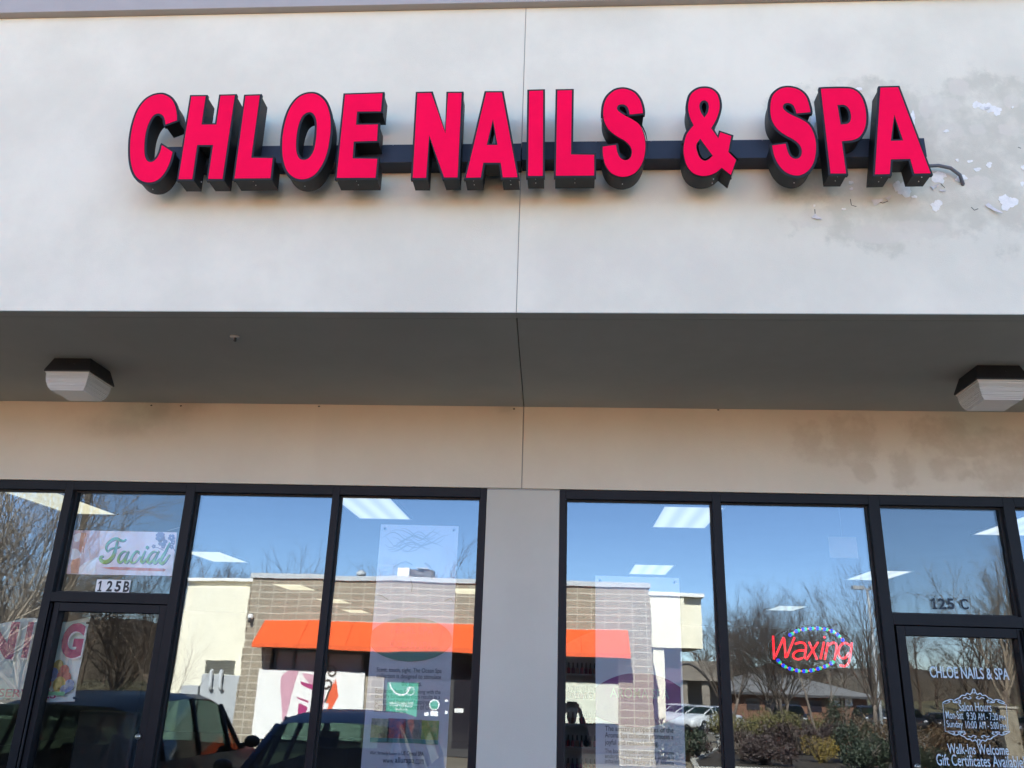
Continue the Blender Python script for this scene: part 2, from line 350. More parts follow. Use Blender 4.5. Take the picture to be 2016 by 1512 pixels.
def window(x0, x1, z0, z1, gm, members, lab=None):
    fr = MB()
    for q in members: bar(fr, *q)
    t = .012                                     # dark gasket round the glass
    g_ = MB(); g_.box(x0, x0 + t, GL - .014, GL - .001, z0, z1); g_.box(x1 - t, x1, GL - .014, GL - .001, z0, z1); g_.box(x0 + t, x1 - t, GL - .014, GL - .001, z0, z0 + t); g_.box(x0 + t, x1 - t, GL - .014, GL - .001, z1 - t, z1)
    wob = fr.build('shop_window', M_BRNZ, salon, bevel=.002, label=lab)
    g_.build('gasket', M_GASK, wob)
    pane(x0, x1, z0, z1, gm, wob); return wob
ZT = 3.082
H = .0005
window(-5.13, -3.911, GR, ZT, M_GWIN, [(-5.2, -5.13, 0, WT), (-5.13 + H, -3.911 - H, ZT, WT), (-5.13 + H, -3.911 - H, 0, GR), (-3.911, -3.846, 0, WT)], 'shop window left of the glass door at the left, a banner behind it')
win_b = window(-3.846, -2.94, 2.305, ZT, M_GTRN, [(-3.846 + H, -2.94 - H, ZT, WT), (-3.846 + H, -2.94 - H, 2.235, 2.305), (-3.846 + H, -3.838, 2.305 + H, ZT - H, .07, .11), (-2.948, -2.94 - H, 2.305 + H, ZT - H, .07, .11)], 'transom window over the left door, numbered 125B')
window(-2.868, -1.785, GR, ZT, M_GWIN, [(-2.94, -2.868, 0, WT), (-2.868 + H, -1.785 - H, ZT, WT), (-2.868 + H, -1.785 - H, 0, GR)])
window(-1.73, -.648, GR, ZT, M_GWIN, [(-1.785, -1.73, 0, WT), (-1.73 + H, -.648 - H, ZT, WT), (-1.73 + H, -.648 - H, 0, GR), (-.648, -.599, 0, WT)])
window(-.002, 1.083, GR, ZT, M_GWIN, [(-.047, -.002, 0, WT), (-.002 + H, 1.083 - H, ZT, WT), (-.002 + H, 1.083 - H, 0, GR)])
window(1.145, 2.217, GR, ZT, M_GWIN, [(1.083, 1.145, 0, WT), (1.145 + H, 2.217 - H, ZT, WT), (1.145 + H, 2.217 - H, 0, GR), (2.217, 2.294, 0, WT)])
win_c = window(2.294, 3.17, 2.31, ZT, M_GTRN, [(2.294 + H, 3.17 - H, ZT, WT), (2.294 + H, 3.17 - H, 2.235, 2.31), (2.294 + H, 2.302, 2.31 + H, ZT - H, .07, .11), (3.162, 3.17 - H, 2.31 + H, ZT - H, .07, .11)], 'transom window over the right door, numbered 125 C')
window(3.25, 4.35, GR, ZT, M_GWIN, [(3.17, 3.25, 0, WT), (3.25 + H, 4.35 - H, ZT, WT), (3.25 + H, 4.35 - H, 0, GR), (4.35, 4.42, 0, WT)])
def door(x0, x1, gx0, gx1, zt, gt, lab, hinge_left):
    m = MB(); y0, y1 = .012, .1
    m.box(x0, gx0, y0, y1, .02, zt); m.box(gx1, x1, y0, y1, .02, zt); m.box(gx0 + H, gx1 - H, y0, y1, gt, zt); m.box(gx0 + H, gx1 - H, y0, y1, .02, .27)
    d = m.build('door', M_BRNZ, salon, bevel=.003, label=lab)
    pane(gx0, gx1, .27, gt, M_GDOOR, d)
    h = MB(); hx = x0 if hinge_left else x1
    h.tube([(hx - .012, .004, .05), (hx - .012, .004, zt - .01)], .009, 8); h.build('hinge', M_BRNZ, d)
    k = MB(); kx = (gx1 + x1) / 2 if hinge_left else (gx0 + x0) / 2
    q = P(272, 1450, .01)
    k.cone((q.x if hinge_left else kx, .012, q.z), (0, -1, 0), .021, .019, .012, 20); k.cone((q.x if hinge_left else kx, .0, q.z), (0, -1, 0), .012, .011, .008, 14, 0)
    k.build('lock', mat('brass_worn', (.42, .38, .32), .35, .2, 30, metal=1), d)
    k = MB(); k.tube([(gx0 + .02, -.03, 1.02), (gx1 - .02, -.03, 1.02)], .014, 10); k.tube([(gx0 + .1, -.03, 1.02), (gx0 + .1, .014, 1.02)], .01, 8); k.tube([(gx1 - .1, -.03, 1.02), (gx1 - .1, .014, 1.02)], .01, 8)
    k.build('handle', M_BRNZ, d)
    return d
door_b = door(-3.815, -2.945, -3.772, -3.0, 2.23, 2.168, 'glass door of unit 125B with a banner hung behind it', True)
door_c = door(2.313, 3.165, 2.371, 3.125, 2.23, 2.166, 'glass door of unit 125 C lettered with salon hours', False)
# ---- numbers and lettering on the glass
M_STK = mat('sticker_white', (.72, .72, .70), .5, .04, 20)
M_INK = mat('ink_black', (.012, .012, .014), .5)
M_DIG = mat('digit_slate', (.010, .022, .036), .6, .1, 40)
M_VNL = mat('vinyl_pale_blue', (.50, .60, .66), .6, .06, 30)
YS = GL - .0008
def Q(x, y, Y=YS): return P(x, y, Y)
ONE = [(.25, 0), (.95, 0), (.95, .13), (.74, .13), (.74, 1), (.52, 1), (.22, .82), (.22, .66), (.46, .76), (.46, .13), (.25, .13)]
m = MB()
for i in range(4):
    a = Q(191.5 + i * 16.6, 1140.5 + i * .5); b = Q(191.5 + (i + 1) * 16.6, 1141 + i * .5); m.box(a.x - .0, b.x, YS, YS + .0008, a.z - .098, a.z)
    if i == 0: m.prism([[(a.x + .006 + p[0] * .045, a.z - .088 + p[1] * .078) for p in ONE]], (0, YS, 0), XR, ZU, -.0006, -.0006, 1, nrm=(0, 1, 0)); continue
    m.text('125B'[i], (a.x + .017, YS, a.z - .088), XR, ZU, .046, .080, 1, .0006, .035)
m.build('number_sticker', [M_STK, M_INK], win_b)
m = MB()
for ch, x, wd in (('1', 1833, .034), ('2', 1849, .05), ('5', 1866, .05), ('C', 1893, .05)):
    a = Q(x, 1199 + (x - 1833) * .018); (m.prism([[(a.x + p[0] * .046, a.z + p[1] * .076) for p in ONE]], (0, YS, 0), XR, ZU, -.0004, -.0004, 0, nrm=(0, 1, 0)) if ch == '1' else m.text(ch, a, XR, ZU, wd, .076, 0, .0004, .028))
m.build('number_sticker', [M_DIG], win_c)
m = MB()
def line(s, xl, yl, xr, yr, hpx, bold=.004, space=1.0):
    a = Q(xl, yl); b = Q(xr, yr); m.text(s, a, (b - a).normalized(), ZU, (b - a).length, hpx / 243.0, 0, .0004, bold, 0, space)
line('CHLOE NAILS & SPA', 1832, 1334, 1988, 1339, 18.5, .014)
m.build('name_lettering', [M_VNL], door_c); m = MB()
line('Salon Hours', 1889, 1400, 1953, 1401, 14)
line('Mon-Sat', 1863, 1415, 1897, 1416, 12.5); line('9:30', 1904, 1417, 1922, 1417.5, 11.5); line('AM - 7:30', 1926, 1417.5, 1965, 1418, 11); line('PM', 1968, 1418.5, 1980, 1419, 8)
line('Sunday', 1865, 1436, 1897, 1437, 14); line('10:00', 1902, 1434, 1924, 1434.5, 11.5); line('AM - 5:00', 1928, 1434.5, 1967, 1435.5, 11); line('PM', 1970, 1436, 1982, 1436.5, 8)
# ornate frame round the hours
def spt(px, py): q = Q(px, py); return (q.x, q.z)
def scroll(pts, hw=.0032):
    ribbon(m, smooth_path([(*spt(x, y), 1) for x, y in pts], False, 5), hw * .78, (0, YS, 0), XR, ZU, .0004)
for a, b in (((1856, 1385), (1861, 1440)), ((1981, 1387), (1985, 1437)), ((1861, 1440), (1898, 1439)), ((1856, 1385), (1868, 1383)), ((1970, 1385), (1981, 1387))): scroll([a, ((a[0] + b[0]) / 2, (a[1] + b[1]) / 2), b], .002)
for s_ in (-1, 1):
    cx0 = 1916 + (2 if s_ > 0 else 0)
    X = lambda d: cx0 + s_ * d
    for dy, f in ((0, 1), (70 + 0, -1)):
        Yy = lambda v: (1384 - v) if f > 0 else (1438 + v + 2)
        ox = 0 if f > 0 else 10
        XX = lambda d: X(d) + ox * 1.0
        scroll([(XX(2), Yy(22)), (XX(6), Yy(17)), (XX(12), Yy(19)), (XX(16), Yy(15)), (XX(22), Yy(15)), (XX(28), Yy(10)), (XX(33), Yy(8)), (XX(40), Yy(2)), (XX(30), Yy(1)), (XX(25), Yy(4)), (XX(30), Yy(6))], .0042)
        scroll([(XX(26), Yy(0)), (XX(34), Yy(3)), (XX(44), Yy(7)), (XX(54), Yy(4)), (XX(60), Yy(0)), (XX(52), Yy(0)), (XX(46), Yy(3)), (XX(50), Yy(5))], .0036)
        scroll([(XX(8), Yy(13)), (XX(4), Yy(10)), (XX(10), Yy(8)), (XX(14), Yy(11)), (XX(20), Yy(9))], .0036)
    scroll([(X(0), 1365), (X(2), 1361), (X(0), 1356)], .004)
    scroll([(X(0) + 10, 1455), (X(2) + 10, 1460), (X(0) + 10, 1467)], .004)
m.build('hours_lettering', [M_VNL], door_c)
m = MB()
line('Walk-Ins Welcome', 1867, 1484, 1987, 1487, 15.5, .008)
line('Gift Certificates Available!', 1845, 1507, 2019, 1512, 17.5, .008)
m.build('notice_lettering', [M_VNL], door_c)
# ---- worn paint, screw eye and specks on the building
M_PEEL = mat('bare_white_plaster', (.84, .80, .72), .8, .10, 30, .001, 90)
M_FLK = mat('paint_flake', (.66, .62, .58), .8, .1, 40)
random.seed(4)
m = MB()
def jag(cx, cy, rx, ry, n=18, j=.35):
    n = 36; ph = [random.uniform(0, 6.28) for _ in range(5)]
    w_ = lambda a: 1 + j * (.55 * math.sin(2 * a + ph[0]) + .5 * math.sin(3 * a + ph[1]) + .4 * math.sin(5 * a + ph[2]) + .3 * math.sin(9 * a + ph[3])) + random.uniform(-.1, .1)
    return [(cx + rx * math.cos(2 * math.pi * i / n) * max(.25, w_(2 * math.pi * i / n)), cy + ry * math.sin(2 * math.pi * i / n) * max(.25, w_(2 * math.pi * i / n + .2))) for i in range(n)]
    return [(cx + rx * math.cos(2 * math.pi * i / n) * (1 + random.uniform(-j, j)), cy + ry * math.sin(2 * math.pi * i / n) * (1 + random.uniform(-j, j))) for i in range(n)]
PK = [0]
def patch(px, py, rx, ry, Y, m, mi=0, n=22, j=.28):
    PK[0] += 1; th = .0008 + .00012 * PK[0]
    q = [pz(x, y, Y) for x, y in jag(px, py, rx, ry, n, j)]
    m.prism([q if area(q) > 0 else q[::-1]], (0, Y, 0), XR, ZU, -th, .001, mi, nrm=(0, 1, 0), back=False)
for a in ((1923, 206, 8, 7), (1943, 212, 12, 9), (1962, 219, 10, 7), (1952, 214, 18, 6), (1797, 232, 5, 12), (1863, 258, 5, 3), (1909, 318, 5, 3), (1947, 325, 6, 5), (1924, 334, 6, 4), (1846, 349, 18, 10), (1892, 351, 10, 7), (1780, 373, 15, 14), (1765, 366, 6, 10),
          (1985, 400, 15, 14), (1977, 392, 10, 8), (2012, 362, 4, 4), (1843, 405, 10, 11), (1603, 405, 2.5, 2), (1661, 412, 4, 2), (1601, 238, 6, 9), (1690, 176, 7, 4), (1675, 360, 4, 4), (1676, 372, 3, 3), (1800, 388, 5, 3), (1993, 212, 2, 2), (1884, 316, 3, 3), (2014, 330, 5, 4)): patch(*a, FY, m)
m.build('peeled_paint', M_PEEL, salon)
m = MB()
def flake(px, py, L, wd, ang, curl):
    o = Vector(P(px, py, FY - .002)); ca, sa = math.cos(ang), math.sin(ang); v = []
    for i in range(6):
        t_ = i / 5; a = t_ * L; out = -.004 - curl * (t_ ** 2); ww = wd * (1 - .75 * t_) * random.uniform(.75, 1.1)
        for s_ in (-1, 1):
            v.append(o + Vector((ca * a - sa * ww * s_, out, sa * a + ca * ww * s_)))
    k = len(v); v += [p + Vector((0, .0025, 0)) for p in v]
    f = [(2 * i, 2 * i + 1, 2 * i + 3, 2 * i + 2) for i in range(5)]; f += [tuple(k + j for j in q[::-1]) for q in f]
    f += [(2 * i, 2 * i + 2, k + 2 * i + 2, k + 2 * i) for i in range(5)] + [(2 * i + 1, k + 2 * i + 1, k + 2 * i + 3, 2 * i + 3) for i in range(5)]
    m.add(v, f)
for a in ((1942, 402, .10, .016, -.9, .03), (1601, 425, .05, .018, -.7, .02), (1718, 400, .06, .022, .3, .008), (1746, 393, .03, .014, .8, .008), (1834, 371, .04, .014, .5, .01), (1850, 375, .03, .01, -.4, .012), (1822, 336, .03, .012, .6, .01), (1938, 214, .03, .012, 0, .006)): flake(*a)
m.build('paint_flake', M_FLK, salon)
m = MB()                                         # hairline cracks in the old paint
for pts in ([(1674, 392), (1676, 404), (1686, 407)], [(1605, 425), (1604, 412)], [(1730, 398), (1738, 400), (1748, 396)], [(1912, 408), (1918, 414), (1926, 411)], [(2004, 290), (2010, 292)], [(1852, 362), (1860, 370)]):
    ribbon(m, [pz(x, y, FY) for x, y in pts], .0022, (0, FY, 0), XR, ZU, .001)
m.build('paint_crack', M_DARK, salon)
q = P(460, 661, -1.419); m = MB(); m.cone((q.x, -1.40, ST + .002), (0, 0, -1), .03, .026, .01, 20); m.tube([(q.x + .005, -1.40, ST - .006), (q.x + .005, -1.40, ST - .03)], .009, 8, 1)
m.build('sprinkler_cap', [mat('cap_grey', (.4, .4, .39), .5), M_DARK], salon)
m = MB()
for x, y in ((628, 799), (298, 797), (356, 798), (1414, 806), (1012, 804)):
    a = P(x, y + 1, -.012); m.sphere((a.x, -.012, a.z), .006, 6, 0, (1.6, .5, 1))
m.build('rust_speck', M_DARK, salon)
# ================================================================== the channel letter sign
Z3 = 3.6655
def tr(ox, pts): return [(ox + p[0] / Z3, 150 + p[1] / Z3) + tuple(p[2:]) for p in pts]
c1 = 1
LET = [
 ('C', 230, [[(443,325),(440,270,1),(425,205,1),(395,160,1),(350,135,1),(310,130,1),(255,143,1),(200,180,1),(150,250,1),(115,350,1),(97,450,1),(93,540,1),(98,620,1),(115,690,1),(145,740,1),(190,768,1),(240,775,1),(290,762,1),(340,720,1),(385,640,1),(412,548),(325,492),(310,550,1),(285,595,1),(255,617,1),(230,612,1),(212,580,1),(207,520,1),(212,450,1),(225,380,1),(250,320,1),(275,288,1),(300,278,1),(325,288,1),(342,315,1),(349,360)]]),
 ('H', 230, [[(536,145),(650,144),(620,348),(716,348),(746,141),(860,138),(770,750),(655,750),(691,505),(588,505),(552,752),(441,752)]]),
 ('L', 230, [[(926,142),(1040,138),(979,588),(1133,590),(1116,745),(845,747)]]),
 ('O', 230, [[(1405,124,1),(1460,138,1),(1510,185,1),(1540,260,1),(1551,350,1),(1543,460,1),(1520,570,1),(1480,660,1),(1430,720,1),(1375,748,1),(1320,752,1),(1270,735,1),(1225,690,1),(1200,620,1),(1190,540,1),(1193,440,1),(1210,340,1),(1240,250,1),(1285,180,1),(1340,138,1)],
             [(1390,268,1),(1420,285,1),(1437,330,1),(1438,400,1),(1430,480,1),(1415,545,1),(1385,590,1),(1350,603,1),(1320,588,1),(1303,540,1),(1302,470,1),(1310,400,1),(1325,340,1),(1350,290,1)]]),
 ('E', 230, [[(1643,133),(1925,123),(1913,262),(1741,264),(1734,350),(1892,347),(1885,475),(1717,480),(1710,592),(1888,595),(1874,742),(1582,743)]]),
 ('N', 760, [[(222,122),(332,120),(428,405),(443,121),(553,120),(523,740),(415,740),(314,440),(296,743),(187,743)]]),
 ('A', 760, [[(718,117),(842,117),(957,738),(838,740),(822,633),(708,633),(690,740),(570,742)],[(772,325),(798,495),(735,495)]]),
 ('I', 760, [[(1027,106),(1140,103),(1138,728),(1019,729)]]),
 ('L', 760, [[(1231,103),(1348,101),(1341,564),(1508,566),(1508,726),(1219,728)]]),
 ('S', 760, [[(1860,275),(1855,230,1),(1835,170,1),(1795,120,1),(1740,95,1),(1690,92,1),(1640,108,1),(1590,155,1),(1565,220,1),(1562,290,1),(1575,345,1),(1605,395,1),(1660,440,1),(1720,475,1),(1755,510,1),(1768,550,1),(1757,590,1),(1728,605,1),(1695,590,1),(1675,550,1),(1665,494),(1557,508),(1560,580,1),(1580,650,1),(1620,705,1),(1680,732,1),(1740,732,1),(1800,705,1),(1845,650,1),(1870,580,1),(1877,500,1),(1865,420,1),(1835,355,1),(1790,318,1),(1730,285,1),(1690,260,1),(1673,240,1),(1680,218,1),(1705,212,1),(1730,222,1),(1745,250,1),(1752,287)]]),
 ('ampersand', 1300, [[(315,85,1),(370,95,1),(415,135,1),(433,200,1),(428,260,1),(405,325,1),(373,380),(415,440),(427,402),(518,433),(496,550),(553,607),(512,727),(443,672),(400,705,1),(350,725,1),(290,728,1),(230,705,1),(185,650,1),(163,570,1),(163,500,1),(180,430,1),(205,390,1),(233,358),(210,310,1),(195,250,1),(197,190,1),(215,135,1),(260,97,1)],
             [(315,183,1),(335,195,1),(343,225,1),(335,265,1),(317,292),(298,265,1),(287,225,1),(295,195,1)],[(287,465),(370,578),(345,600,1),(318,608,1),(290,590,1),(270,545,1),(265,500,1)]]),
 ('S', 1300, [[(1088,268),(1080,220,1),(1055,150,1),(1010,105,1),(950,83,1),(890,83,1),(840,105,1),(800,150,1),(787,220,1),(790,290,1),(808,345,1),(845,395,1),(900,435,1),(960,468,1),(1000,505,1),(1013,545,1),(1003,582,1),(975,595,1),(945,582,1),(925,550,1),(908,485),(798,500),(815,580,1),(850,650,1),(900,700,1),(960,724,1),(1015,722,1),(1070,690,1),(1110,630,1),(1127,550,1),(1125,470,1),(1105,400,1),(1070,345,1),(1015,310,1),(950,280,1),(910,255,1),(890,232,1),(898,208,1),(925,203,1),(950,215,1),(967,245,1),(977,278)]]),
 ('P', 1300, [[(1150,90),(1330,87,1),(1400,100,1),(1450,145,1),(1480,220,1),(1490,300,1),(1480,380,1),(1445,440,1),(1395,468,1),(1314,478),(1346,711),(1221,712)],[(1283,217),(1325,217,1),(1352,238,1),(1367,280,1),(1365,320,1),(1345,342,1),(1305,347)]]),
 ('A', 1300, [[(1580,82),(1718,79),(1957,710),(1826,712),(1796,606),(1667,609),(1660,715),(1539,718)],[(1687,292),(1742,463),(1668,465)]]),
]
M_LBLK = mat('letter_black', (.012, .012, .013), .5, .2, 8, spec=.3)
M_LRED = mat('letter_face_red', (.80, .002, .055), .5, .10, 1.6, emit=(1.0, .0, .075), es=.03, spec=.05)
M_SCRW = mat('screw_grey', (.6, .6, .6), .4)
LY0, LY1 = -2.03, -1.909                         # letter front and back
sign = thing('channel_letter_sign', 'red plastic faced channel letters reading CHLOE NAILS & SPA on a black raceway across the fascia', 'sign', (0, LY1, 4.8))
for nm, ox, polys in LET:
    out = []
    for k, q in enumerate(polys):
        s_ = [pz(x, y, LY0) for x, y in smooth_path(tr(ox, q))]
        if (area(s_) > 0) != (k == 0): s_ = s_[::-1]
        out.append(s_)
    m = MB(); m.prism(out, (0, 0, 0), XR, ZU, LY0, LY1, 0, nrm=(0, 1, 0))
    lip = [inset(q, -.004) for q in out]         # trim cap a little proud of the return
    m.prism(lip, (0, 0, 0), XR, ZU, LY0 - .004, LY0 + .018, 0, nrm=(0, 1, 0))
    zb = min(p[1] for p in out[0]); bx = [p[0] for p in out[0] if p[1] < zb + .012]
    groups = [bx] if max(bx) - min(bx) < .3 or nm in 'LEO' else [[x for x in bx if x < (max(bx) + min(bx)) / 2], [x for x in bx if x > (max(bx) + min(bx)) / 2]]
    for gq in groups:
        xc = (min(gq) + max(gq)) / 2
        for yy in (LY0 + .012, LY0 + .055): m.sphere((xc, yy, zb - .004), .0032, 6, 1)
    lo = m.build('letter', [M_LBLK, M_SCRW], sign, label='letter ' + nm if nm != 'ampersand' else 'ampersand')
    f = MB(); f.prism([inset(q, .0055) for q in out], (0, 0, 0), XR, ZU, LY0 - .006, LY0 - .0042, 0, nrm=(0, 1, 0), back=False)
    f.build('face', M_LRED, lo)
M_RACE = mat('raceway_blue_black', (.020, .026, .042), .5, .15, 5, spec=.35)
a = P(1027, 283, LY1).x; zt = P(860, 284, LY1 + .002).z; zb = 4.747
l0 = P(325, 300, LY1).x; r1 = P(1821, 280, LY1).x
for x0, x1, dz in ((l0, a - .002, 0), (a + .002, r1, .010)):
    m = MB(); m.box(x0, x1, LY1 + .001, FY - .0005, zb + dz, zt + dz)
    for k in range(int((x1 - x0) / .33)): m.sphere((x0 + .12 + k * .33, LY1, zt + dz - .006), .003, 6, 1)
    m.build('raceway', [M_RACE, M_SCRW], sign, bevel=.002)
m = MB(); p0 = P(1826, 323, LY1 + .05); p3 = P(1890, 346, FY)
m.tube([(r1 - .02, FY - .05, p0.z), (r1 + .02, FY - .05, p0.z), (r1 + .09, FY - .05, p0.z + .004), (r1 + .16, FY - .046, p0.z - .012), (r1 + .215, FY - .03, p0.z - .05), (r1 + .237, FY - .005, p0.z - .095), (r1 + .237, FY + .01, p0.z - .1)], .0105, 12)
m.build('conduit', mat('conduit_grey', (.13, .13, .14), .6), sign)
# ================================================================== canopy lights under the soffit
M_HSG = mat('fixture_bronze', (.010, .010, .012), .45)
def lens_mat():
    m = bpy.data.materials.new('prismatic_lens'); m.use_nodes = True; t = m.node_tree; b = t.nodes['Principled BSDF']
    b.inputs['Base Color'].default_value = (.80, .80, .78, 1); b.inputs['Roughness'].default_value = .22; b.inputs['Transmission Weight'].default_value = .25; b.inputs['IOR'].default_value = 1.3
    pos = t.nodes.new('ShaderNodeNewGeometry').outputs['Position']; sep = t.nodes.new('ShaderNodeSeparateXYZ'); t.links.new(pos, sep.inputs[0])
    wv = math_n(t, 'SINE', math_n(t, 'MULTIPLY', sep.outputs[2], 620)); bp = t.nodes.new('ShaderNodeBump'); bp.inputs['Distance'].default_value = .0025; bp.inputs['Strength'].default_value = .8
    t.links.new(math_n(t, 'ADD', wv, math_n(t, 'MULTIPLY', noise_n(t, pos, 40, 3), .6)), bp.inputs['Height']); t.links.new(bp.outputs[0], b.inputs['Normal']); return m
M_LENS = lens_mat()
def canopy_light(cx, lab):
    cy = -.865; o = thing('canopy_light', lab, 'light fixture', (cx, cy, ST), 0, 'canopy lights under the soffit')
    def fr(z0, z1, h0, h1, m, mi=0, cap=True):
        v = [(cx + sx * h0, cy + sy * h0, z0) for sx, sy in ((-1, -1), (1, -1), (1, 1), (-1, 1))] + [(cx + sx * h1, cy + sy * h1, z1) for sx, sy in ((-1, -1), (1, -1), (1, 1), (-1, 1))]
        f = [(i, (i + 1) % 4, 4 + (i + 1) % 4, 4 + i) for i in range(4)]
        if cap: f += [(3, 2, 1, 0), (4, 5, 6, 7)]
        m.add(v, f, mi)
    m = MB(); fr(ST + .001, 3.70, .132, .166, m); fr(3.6995, 3.692, .166, .164, m); m.sphere((cx + .03, cy - .148, 3.752), .004, 6, 1)
    m.build('housing', [M_HSG, M_SCRW], o, bevel=.002)
    m = MB(); fr(3.6915, 3.684, .158, .157, m, cap=True); m.build('lens_rim', mat('rim_pale', (.55, .52, .47), .4), o)
    m = MB()
    pb = [(3.683, .150), (3.66, .149), (3.645, .1475), (3.62, .143), (3.59, .132), (3.572, .118), (3.568, .112)]; prof = []
    for (z0_, h0_), (z1_, h1_) in zip(pb[:-1], pb[1:]):
        for q_ in range(3): u_ = q_ / 3; prof.append((z0_ + (z1_ - z0_) * u_, h0_ + (h1_ - h0_) * u_ + (.0018 if len(prof) % 2 else 0)))
    prof.append(pb[-1])
    for i in range(len(prof) - 1): fr(prof[i][0], prof[i + 1][0], prof[i][1], prof[i + 1][1], m, cap=False)
    h = prof[-1][1]; z = prof[-1][0]; m.add([(cx - h, cy - h, z), (cx + h, cy - h, z), (cx + h, cy + h, z), (cx - h, cy + h, z)], [(0, 1, 2, 3)])
    m.build('lens', M_LENS, o)
    m = MB(); m.sphere((cx + .145, cy - .06, 3.688), .007, 8); m.build('latch', M_HSG, o)
canopy_light(-3.43, 'square black canopy light with a prismatic lens over the left door')
canopy_light(2.775, 'square black canopy light with a prismatic lens near the right door')
# ================================================================== inside the shop
M_TFR = mat('troffer_frame', (.5, .5, .48), .5)
def troffer_mat(name, c, s, st=.25):
    m = bpy.data.materials.new(name); m.use_nodes = True; t = m.node_tree; b = t.nodes['Principled BSDF']; b.inputs['Base Color'].default_value = (.6, .6, .58, 1)
    pos = t.nodes.new('ShaderNodeNewGeometry').outputs['Position']; oi = t.nodes.new('ShaderNodeObjectInfo')
    sb = t.nodes.new('ShaderNodeVectorMath'); sb.operation = 'SUBTRACT'; t.links.new(pos, sb.inputs[0]); t.links.new(oi.outputs['Location'], sb.inputs[1])
    sep = t.nodes.new('ShaderNodeSeparateXYZ'); t.links.new(sb.outputs[0], sep.inputs[0])
    k = math_n(t, 'ADD', math_n(t, 'MULTIPLY', math_n(t, 'COSINE', math_n(t, 'MULTIPLY', sep.outputs[0], 31.4)), st), 1.05 - st)   # three tubes behind the lens
    b.inputs['Emission Color'].default_value = (*c, 1); t.links.new(math_n(t, 'MULTIPLY', k, s), b.inputs['Emission Strength']); return m
M_TW = troffer_mat('troffer_lens_warm', (1.0, .95, .66), .15, .06)
M_TC = troffer_mat('troffer_lens_cool', (.96, 1.0, .93), .15, .16)
def make_troffer(lens):
    o = thing('ceiling_light', 'ceiling light', 'ceiling light', (0, 0, 3.42))
    m = MB(); x, y, e = .3, .6, .018
    m.box(-x, -x + e, -y, y, -.012, .003); m.box(x - e, x, -y, y, -.012, .003); m.box(-x + e, x - e, -y, -y + e, -.012, .003); m.box(-x + e, x - e, y - e, y, -.012, .003)
    m.build('frame', M_TFR, o, local=True)
    m = MB(); m.add([(-x + e, -y + e, -.006), (x - e, -y + e, -.006), (x - e, y - e, -.006), (-x + e, y - e, -.006)], [(0, 1, 2, 3)]); m.box(-x + e, x - e, -y + e, y - e, -.004, -.001)
    m.build('lens', lens, o, local=True); return o
def copy_thing(o, loc, rz=None, label=None):
    c = o.copy(); col.objects.link(c); c.location = loc; ROOTLOC[c.name] = Vector(loc)
    if rz is not None: c.rotation_euler.z = rz
    if label: c['label'] = label
    for ch in list(o.children):
        d = ch.copy(); col.objects.link(d); d.parent = c
        for g_ in list(ch.children):
            e = g_.copy(); col.objects.link(e); e.parent = d
    return c
pw, pc = make_troffer(M_TW), make_troffer(M_TC); uw = uc = False
for x, y, warm, lab in ((-5.38, 2.35, 1, 'yellowish ceiling light cut by the top of the far left window frame'), (-5.35, 6.45, 1, 'yellowish ceiling light seen past the left edge of the window beside the left door'),
                        (-5.52, 10.95, 1, 'small yellowish ceiling light over the reflected block wall, nearest of the back row'), (-5.55, 14.15, 1, 'small yellowish ceiling light crossing the window mullion, second of the back row'),
                        (-5.8, 17.4, 1, 'smallest yellowish ceiling light, deepest in the left shop'), (-1.99, 2.28, 0, 'large pale green ceiling light at the top of the window with the tall white poster'),
                        (-1.95, 10.85, 1, 'narrow yellowish ceiling light right of the tall white poster'), (1.235, 2.45, 0, 'large white ceiling light at the top of the first window right of the pillar'),
                        (1.29, 6.75, 0, 'white ceiling light just above the shorter poster'), (4.66, 2.5, 0, 'white ceiling light above the number 125 C'), (4.66, 6.8, 0, 'white ceiling light crossing the mullion left of the 125 C transom'), (4.8, 12.8, 0, 'small white ceiling light above the red lit sign')):
    if warm: o = pw if not uw else copy_thing(pw, (0, 0, 0)); uw = True
    else: o = pc if not uc else copy_thing(pc, (0, 0, 0)); uc = True
    o.location = (x, y, 3.42); o['label'] = lab; o['group'] = 'fluorescent ceiling lights'
